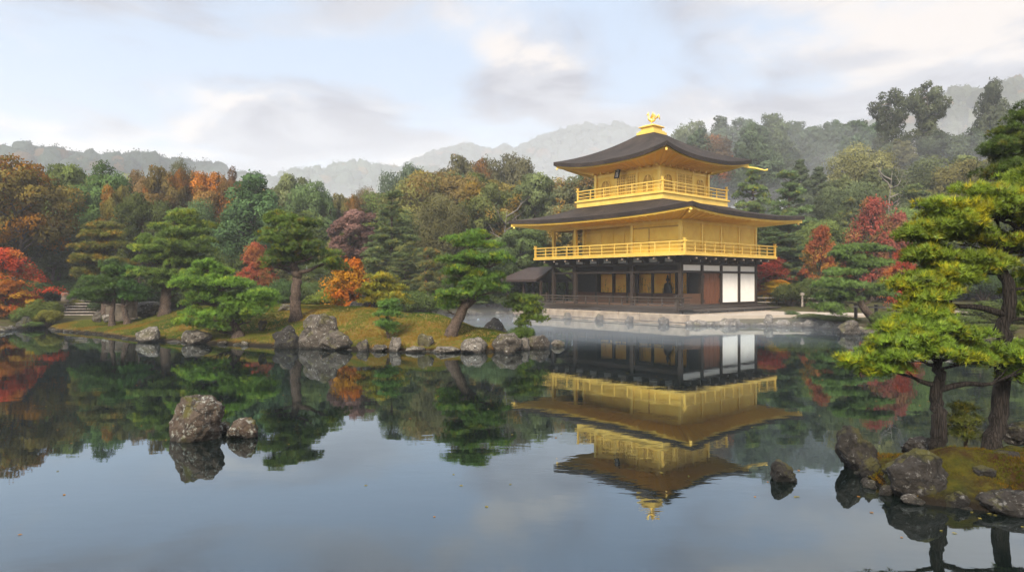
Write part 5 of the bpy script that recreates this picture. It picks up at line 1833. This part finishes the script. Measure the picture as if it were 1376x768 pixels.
DG, MG, OL, OG = (0.07, 0.092, 0.028), (0.105, 0.135, 0.038), (0.16, 0.165, 0.05), (0.12, 0.16, 0.045)
ORG, RUST, RED, PINK, GOLD, YG = (0.34, 0.135, 0.02), (0.22, 0.10, 0.035), (0.38, 0.055, 0.022), (0.20, 0.12, 0.10), (0.46, 0.22, 0.02), (0.16, 0.17, 0.03)
hero = [
    # proto, px, ytop, w, d, colour, label
    (BP[0], 22, 214, 120, 46, (0.15, 0.115, 0.028), "tall orange and green autumn tree filling the picture's left edge"),
    (BL[3], 78, 222, 62, 56, MG, "thin-topped green tree just right of the tall orange tree"),
    (BL[0], 68, 300, 70, 50, (0.06, 0.07, 0.03), "dull green rounded tree below the thin-topped green tree"),
    (BL[1], 138, 221, 86, 54, (0.052, 0.085, 0.026), "dense dark green tree with a tufted top behind the olive pine"),
    (BP[1], 160, 250, 46, 50, (0.11, 0.10, 0.025), "olive tree with ochre patches at the side of the tufted green tree"),
    (BL[0], 190, 232, 60, 62, (0.16, 0.10, 0.045), "pale russet tree on the skyline behind the many-tiered pine"),
    (BP[1], 222, 226, 62, 58, (0.13, 0.10, 0.03), "orange-tinged tree on the skyline above the many-tiered pine"),
    (BL[2], 243, 218, 40, 64, (0.06, 0.062, 0.03), "round dark crown standing highest on the wood's skyline"),
    (BL[3], 208, 262, 54, 52, (0.16, 0.115, 0.035), "ochre young tree just behind the top of the many-tiered pine"),
    (BL[0], 190, 262, 64, 49, DG, "dark green tree deep in the wood left of the ochre young tree"),
    (BP[0], 278, 232, 64, 60, (0.20, 0.105, 0.035), "rust-orange tree on the skyline right of the round dark crown"),
    (BL[2], 262, 270, 72, 52, (0.05, 0.072, 0.03), "dark blue-green tree below the rust-orange skyline tree"),
    (BC[0], 338, 234, 92, 52, (0.05, 0.092, 0.036), "broad conical evergreen with pale bare trunks showing at its foot"),
    (BL[1], 312, 228, 40, 68, (0.17, 0.10, 0.04), "orange-brown tree just behind the broad conical evergreen"),
    (BL[3], 386, 236, 50, 66, (0.09, 0.10, 0.045), "faint olive tree in the mist right of the broad conical evergreen"),
    (BL[0], 420, 246, 66, 60, (0.065, 0.092, 0.036), "misty mid-green tree above the straight-trunked pine"),
    (BP[1], 462, 262, 44, 62, (0.10, 0.10, 0.035), "green tree with one orange branch beside the misty mid-green tree"),
    (BL[2], 486, 254, 54, 72, (0.13, 0.11, 0.07), "pale beige-topped tree fading into the mist behind the pinkish tree"),
    (BL[3], 472, 284, 66, 50, PINK, "pinkish-brown bare-looking tree behind the orange maple"),
    (LP[0], 527, 258, 104, 47, (0.06, 0.085, 0.028), "tall layered green conifer behind the yellow cloud pine"),
    (BL[0], 546, 222, 64, 78, (0.06, 0.08, 0.05), "hazy open-crowned tree above the tall layered conifer"),
    (BL[1], 588, 236, 58, 68, (0.05, 0.065, 0.035), "dim dark tree behind the top of the leaning pine"),
    (BP[1], 626, 212, 78, 74, (0.085, 0.085, 0.04), "tall hazy tree with a russet crown above the leaning pine"),
    (BL[2], 596, 262, 72, 56, (0.085, 0.085, 0.034), "brownish green rounded tree just left of the leaning pine's top"),
    (BL[0], 686, 208, 70, 76, (0.085, 0.085, 0.045), "tall hazy olive tree left of the pavilion's lower roof"),
    (BP[1], 655, 246, 80, 60, (0.085, 0.10, 0.032), "olive tree with russet patches and bare limbs behind the leaning pine"),
    (BL[3], 712, 235, 60, 62, (0.08, 0.095, 0.04), "slim misty tree between the olive trees and the pavilion roof"),
    (BL[1], 700, 300, 76, 54, (0.06, 0.085, 0.03), "dark green tree seen just left of the lower roof's tip"),
    (BL[2], 655, 330, 80, 52, (0.05, 0.07, 0.028), "low dark tree on the far shore behind the leaning pine"),
    (LP[1], 735, 322, 70, 58, (0.06, 0.085, 0.03), "layered pine seen through the open corner of the gold storey"),
    (LP[2], 628, 372, 60, 50, (0.05, 0.075, 0.028), "small layered pine at the misty shore behind the leaning trunk"),
    (LP[0], 590, 340, 60, 49, (0.045, 0.07, 0.026), "dark layered pine right of the tall layered conifer's foot"),
    (LP[1], 545, 335, 70, 45, (0.06, 0.08, 0.028), "low layered pine on the shore behind the yellow cloud pine"),
    (BL[3], 800, 214, 50, 90, (0.07, 0.085, 0.05), "pale misty tree behind the left slope of the upper roof"),
    # right of the pavilion
    (BL[0], 932, 166, 62, 98, (0.075, 0.085, 0.05), "hazy tree rising just right of the phoenix on the roof"),
    (CE[0], 968, 158, 58, 104, (0.055, 0.07, 0.045), "hazy pointed tree in the skyline group behind the upper roof"),
    (BP[0], 950, 186, 66, 90, (0.13, 0.10, 0.06), "hazy tree with a faded orange crown behind the upper roof"),
    (CE[2], 998, 160, 48, 104, (0.055, 0.075, 0.045), "hazy dark tree at the right tip of the upper roof"),
    (BC[1], 1036, 156, 72, 92, (0.06, 0.078, 0.042), "broad hazy conical tree above the pavilion's right eave"),
    (LP[0], 1060, 232, 108, 60, (0.065, 0.10, 0.034), "bright green broad pine right of the balcony of the third storey"),
    (LP[1], 1010, 225, 80, 63, (0.075, 0.11, 0.034), "green pine standing behind the right end of the third-storey eave"),
    (LP[2], 1050, 290, 96, 52, (0.05, 0.078, 0.03), "dark layered pine beneath the right tip of the lower roof"),
    (BL[2], 1154, 198, 84, 74, (0.12, 0.12, 0.05), "rounded pale olive tree before the hazy cedar row"),
    (BL[1], 1175, 240, 62, 70, (0.10, 0.105, 0.045), "smaller olive tree overlapping the rounded pale olive tree"),
    (BL[0], 1300, 218, 92, 66, (0.14, 0.13, 0.045), "rounded yellow-olive tree behind the top of the islet pine"),
    (BL[3], 1345, 200, 62, 72, (0.11, 0.11, 0.045), "yellowish tree at the hillside's right end"),
    (CE[2], 1196, 124, 50, 90, (0.05, 0.06, 0.036), "left one of the two tallest cedars on the skyline"),
    (CE[3], 1246, 113, 54, 90, (0.055, 0.062, 0.036), "right one of the two tallest cedars on the skyline, long bare trunk below"),
    (BC[0], 1332, 111, 58, 98, (0.05, 0.06, 0.038), "dark cone-shaped tree on the hillside skyline right of the tall cedars"),
    (LP[0], 1140, 268, 74, 56, (0.07, 0.085, 0.032), "olive pine between the cone of green pine and the red maple"),
    (LP[2], 1230, 250, 84, 58, (0.065, 0.09, 0.03), "green pine to the right of the bleached dead tree"),
    (BL[0], 1108, 310, 60, 56, (0.035, 0.058, 0.026), "dark evergreen behind the orange-red maple"),
]
for pr, px, yt, w, d, c, lab in hero:
    nm = "pine_tree" if pr in LP else "cedar_tree" if pr in CE else "broadleaf_tree"
    wood_tree(pr, px, yt, w, d, c, lab, nm, {"pine_tree": "pine tree", "cedar_tree": "cedar tree"}.get(nm, "tree"))
mpl = [
    (MP[0], 6, 334, 96, 36.5, RED, "bright red maple at the water's edge by the picture's left margin"),
    (MP[1], 10, 376, 64, 35.0, (0.30, 0.11, 0.02), "orange-brown maple below the bright red maple"),
    (MP[2], 470, 348, 66, 33.5, (0.46, 0.165, 0.018), "glowing orange maple behind the yellow cloud pine"),
    (MP[2], 344, 326, 40, 44, (0.30, 0.08, 0.04), "thin red maple seen between the two tallest mound pines"),
    (MP[0], 1172, 266, 68, 50, (0.25, 0.06, 0.042), "crimson maple in the wood right of the pavilion"),
    (MP[2], 1206, 286, 46, 49, (0.25, 0.08, 0.055), "faded pink-red maple at the crimson maple's side"),
    (MP[1], 1104, 304, 54, 47, (0.26, 0.085, 0.03), "orange-red maple above the leaning bank pine"),
    (MP[0], 1034, 345, 66, 50, (0.26, 0.04, 0.025), "dark red maple showing behind the pavilion's east corner"),
    (MP[2], 1046, 376, 46, 46, (0.42, 0.19, 0.02), "small golden-orange maple beside the pavilion's white panels"),
    (MP[1], 1212, 336, 46, 40, (0.30, 0.06, 0.025), "red maple half hidden behind the leaning bank pine's crown"),
]
for pr, px, yt, w, d, c, lab in mpl:
    wood_tree(pr, px, yt, w, d, c, lab, "maple_tree", "maple tree")
for i, (px, yt, w, d, lab) in enumerate(((1196, 212, 44, 64, "bleached dead tree standing before the cedars"), (678, 262, 56, 57, "grey dead limbs showing in the olive trees left of the pavilion"),
                                         (1160, 292, 26, 52, "slender white bare stem inside the crimson maple"))):
    cr = DT[i % 2]
    x = gx(px, d)
    zb = gz(x, d)
    H, W = natural(cr)
    h = CAMH + (HZ - yt) / F * d - zb
    o = link("dead_tree", cr)
    o.location = (x, d, zb)
    o.scale = (w / F * d / W, w / F * d / W, h / H)
    tag(o, lab, "dead tree")

# the rest of the wood, thinning up to the skyline seen in the photograph
SKY = [(-260, 210), (-100, 212), (0, 222), (60, 232), (120, 236), (175, 240), (240, 236), (300, 240), (340, 246), (380, 252), (420, 256), (470, 268), (500, 262), (530, 240), (580, 226), (620, 222), (660, 224),
       (700, 222), (740, 234), (790, 225), (860, 205), (900, 196), (930, 180), (1000, 172), (1070, 170), (1120, 166), (1150, 168), (1180, 172), (1230, 172), (1290, 168), (1330, 158), (1376, 156), (1500, 140), (1650, 150)]
sky_x = [p[0] for p in SKY]
sky_y = [p[1] for p in SKY]
zones = [
    # px range, d range, n, protos, colours, label, group, drop range below skyline
    (-220, 560, 50, 64, 46, BL + BC, (DG, MG, OG, OL), "dark green tree among the close-set wood left of the pavilion", "green trees of the wood left of the pavilion", (26, 95)),
    (-220, 640, 64, 80, 40, BL + BP, (MG, OG, OL, (0.15, 0.10, 0.035)), "hazy tree in the back rows of the wood left of the pavilion", "hazy back-row trees left of the pavilion", (0, 24)),
    (560, 860, 58, 90, 34, BL + BP, ((0.07, 0.09, 0.04), (0.085, 0.09, 0.045), (0.06, 0.08, 0.04)), "misty tree in the wood behind the pavilion", "misty trees behind the pavilion", (4, 70)),
    (880, 1190, 88, 118, 44, [CE[0], CE[1], BC[1]], ((0.045, 0.062, 0.036), (0.05, 0.07, 0.04)), "hazy straight conifer in the close row on the slope right of the pavilion", "hazy conifer row right of the pavilion", (-6, 22)),
    (940, 1420, 54, 76, 36, BL + LP, (DG, MG, OG), "green tree at the foot of the slope right of the pavilion", "green trees at the foot of the right-hand slope", (95, 165)),
    (1070, 1430, 64, 80, 34, [CE[0], CE[1], BC[1], BL[2], BL[3]], ((0.06, 0.075, 0.034), (0.08, 0.09, 0.036), (0.05, 0.062, 0.032)), "misty tree on the lower slope between the red maples and the tall cedars", "misty trees on the lower right-hand slope", (38, 105)),
    (1180, 1560, 82, 116, 44, CE + BL, ((0.045, 0.058, 0.034), (0.06, 0.068, 0.036), (0.08, 0.08, 0.04)), "hazy dark tree on the hillside around the tall cedars", "hazy trees on the hillside round the tall cedars", (8, 70)),
]
for (x0, x1, d0, d1, n, prs, cols, lab, grp, drop) in zones:
    for i in range(n):
        px = x0 + (x1 - x0) * (i + rt.uniform(0.1, 0.9)) / n
        d = rt.uniform(d0, d1)
        pr = prs[rt.randrange(len(prs))]
        yt = float(np.interp(px, sky_x, sky_y)) + rt.uniform(*drop)
        H, W = natural(pr[0])
        top = CAMH + (HZ - yt) / F * d
        h = top - gz(gx(px, d), d)
        if h < 3:
            continue
        w = min(max(h * W / H * rt.uniform(0.8, 1.15), 3.2), 8.5)
        c = cols[rt.randrange(len(cols))]
        nm = "pine_tree" if pr in LP else "cedar_tree" if pr in CE else "broadleaf_tree"
        wood_tree(pr, px, yt, w / d * F, d, c, lab, nm, "tree", grp)

# shrubs along the banks
shrubs = [
    (58, 402, 40, 34.6, (0.065, 0.085, 0.02), "rounded green shrub between the red maple and the stone steps"),
    (40, 412, 46, 34.2, (0.055, 0.075, 0.02), "dark green shrub below the orange-brown maple"),
    (64, 416, 30, 33.9, (0.10, 0.095, 0.02), "yellowish shrub at the water left of the stone steps"),
    (42, 432, 26, 33.0, (0.07, 0.10, 0.025), "small bright clipped shrub at the waterline by the left bank"),
    (138, 400, 36, 38.5, (0.03, 0.05, 0.018), "dark bushy shrub right of the stone steps"),
    (104, 402, 24, 39.5, (0.10, 0.10, 0.022), "olive shrub at the top of the stone steps"),
    (430, 396, 44, 33.0, (0.09, 0.12, 0.022), "light green shrub right of the straight-trunked pine"),
    (445, 386, 46, 35.0, (0.10, 0.11, 0.022), "olive shrub at the foot of the orange maple"),
    (356, 396, 50, 34.0, (0.05, 0.08, 0.022), "green shrub behind the bushy waterside pine's right side"),
    (548, 430, 26, 31.5, (0.06, 0.085, 0.02), "little green shrub on the mound's far edge"),
    (560, 414, 50, 42.5, (0.05, 0.07, 0.022), "dark shrub on the far shore left of the leaning trunk"),
    (665, 396, 50, 50.0, (0.05, 0.07, 0.025), "dark shrub on the misty shore behind the leaning pine"),
    (702, 437, 34, 24.0, (0.05, 0.075, 0.016), "low weedy shrub at the foot of the low spreading pine"),
    (1064, 424, 20, 37.0, (0.04, 0.07, 0.016), "tiny dark green shrub alone on the pale sand"),
    (1095, 428, 52, 34.9, (0.05, 0.06, 0.016), "low clipped hedge-like shrub at the shore below the bank pine"),
    (1128, 425, 50, 33.2, (0.055, 0.07, 0.018), "low rounded shrub left of the large lichened rock"),
    (1215, 424, 44, 29.2, (0.09, 0.11, 0.02), "yellow-green shrub under the near pine's low branches"),
    (1295, 424, 52, 28.6, (0.05, 0.065, 0.018), "green shrub in front of the pale plank fence"),
    (1350, 420, 60, 28.0, (0.05, 0.06, 0.018), "dark shrub on the right bank at the picture's margin"),
    (1192, 418, 46, 30.5, (0.06, 0.08, 0.02), "green shrub at the leaning bank pine's right foot"),
    (1322, 404, 56, 30.0, (0.045, 0.06, 0.018), "dark bush at the right end of the pale plank fence"),
    (1374, 398, 70, 31.0, (0.04, 0.055, 0.018), "large dark bush behind the taller islet trunk"),
    (1268, 440, 44, 27.2, (0.09, 0.10, 0.02), "yellowish shrub at the water under the plank fence"),
    (1330, 442, 60, 26.6, (0.05, 0.062, 0.018), "low dark shrub at the water beyond the taller islet trunk"),
    (1250, 436, 40, 27.8, (0.07, 0.08, 0.02), "low shrub at the right bank's waterline"),
]
for i, (px, yt, w, d, c, lab) in enumerate(shrubs):
    x = gx(px, d)
    zb = max(gz(x, d), 0.02)
    if -25 < x < 0 and d < 37:
        zb = max(zb, mz(x, d))
    wood_tree(SH[i % 3], px, yt, w, d, c, lab, "shrub", "shrub", None, zb, 0.35)
for i in range(60):
    px = -120 + 700 * (i + rt.random()) / 60
    d = rt.uniform(40, 50)
    x = gx(px, d)
    if 60 < px < 125 and d < 44:
        continue
    wood_tree(SH[i % 3], px, rt.uniform(372, 398), rt.uniform(40, 60), d, ((0.035, 0.055, 0.018), (0.05, 0.07, 0.02), (0.04, 0.06, 0.02))[i % 3], "shadowy green shrub in the undergrowth of the wood left of the pavilion",
              "shrub", "shrub", "undergrowth shrubs left of the pavilion")
for i in range(56):
    px = -160 + 900 * (i + rt.random()) / 56
    d = rt.uniform(50, 58)
    wood_tree(SH[i % 3], px, rt.uniform(350, 385), rt.uniform(50, 75), d, ((0.035, 0.055, 0.018), (0.05, 0.07, 0.02), (0.06, 0.06, 0.02))[i % 3], "tall shadowy bush deep in the undergrowth of the wood behind the mound",
              "bush", "bush", "deep undergrowth behind the mound")
for i in range(40):
    px = 1048 + 400 * (i + rt.random()) / 40
    d = rt.uniform(44, 56)
    wood_tree(SH[i % 3], px, rt.uniform(360, 396), rt.uniform(40, 60), d, ((0.03, 0.048, 0.017), (0.045, 0.06, 0.018), (0.06, 0.06, 0.02))[i % 3], "shadowy green shrub in the undergrowth right of the pavilion",
              "shrub", "shrub", "undergrowth shrubs right of the pavilion")

# ------------------------------------------------------------------ the morning air
def build_haze():
    m, nt, out = newmat("haze")
    pv = nd(nt, 'ShaderNodeVolumePrincipled', {'Color': (0.93, 0.96, 1.0, 1), 'Density': 0.0008, 'Anisotropy': 0.2})
    nt.links.new(pv.outputs[0], out.inputs['Volume'])
    mb = MB().box(-1060, 1060, -1060, 1060, -3.5, 192)
    o = mb.build("haze", m)
    tag(o, kind='stuff')
    # banks of mist lying in the valley behind the wood and on the water
    for (x, y_, z, rx, ry, rz_, den) in ((-60, 230, -4, 270, 110, 40, 0.0026), (-45, 104, 2, 46, 16, 11, 0.012), (-18, 74, 1, 34, 8, 9, 0.015), (22, 104, 10, 32, 16, 13, 0.012), (40, 90, 13, 34, 7, 11, 0.016), (20, 72, 4, 18, 7, 9, 0.014),
                                         (54, 82, 12, 26, 8, 7, 0.014), (40, 300, 20, 260, 100, 60, 0.0022), (1, 44.0, 0.0, 8, 3.5, 1.0, 0.022), (8, 36.0, 0.0, 12, 4.4, 1.0, 0.016), (4, 32, 0, 15, 7, 0.7, 0.014)):
        mm, nt, out = newmat("mist")
        pv = nd(nt, 'ShaderNodeVolumePrincipled', {'Color': (0.95, 0.97, 1.0, 1), 'Density': den, 'Anisotropy': 0.2})
        nt.links.new(pv.outputs[0], out.inputs['Volume'])
        bm = bmesh.new()
        bmesh.ops.create_icosphere(bm, subdivisions=4, radius=1.0)
        for v in bm.verts:
            v.co *= 1 + 0.35 * noise.fractal(v.co * 1.3 + Vector((x, y_, 0)), 0.9, 2.0, 3)
            v.co = Vector((v.co.x * rx, v.co.y * ry, v.co.z * rz_))
        me = bpy.data.meshes.new("mist")
        bm.to_mesh(me)
        bm.free()
        me.materials.append(mm)
        mo = link("mist", me)
        mo.location = (x, y_, z)
        tag(mo, kind='stuff')


build_haze()
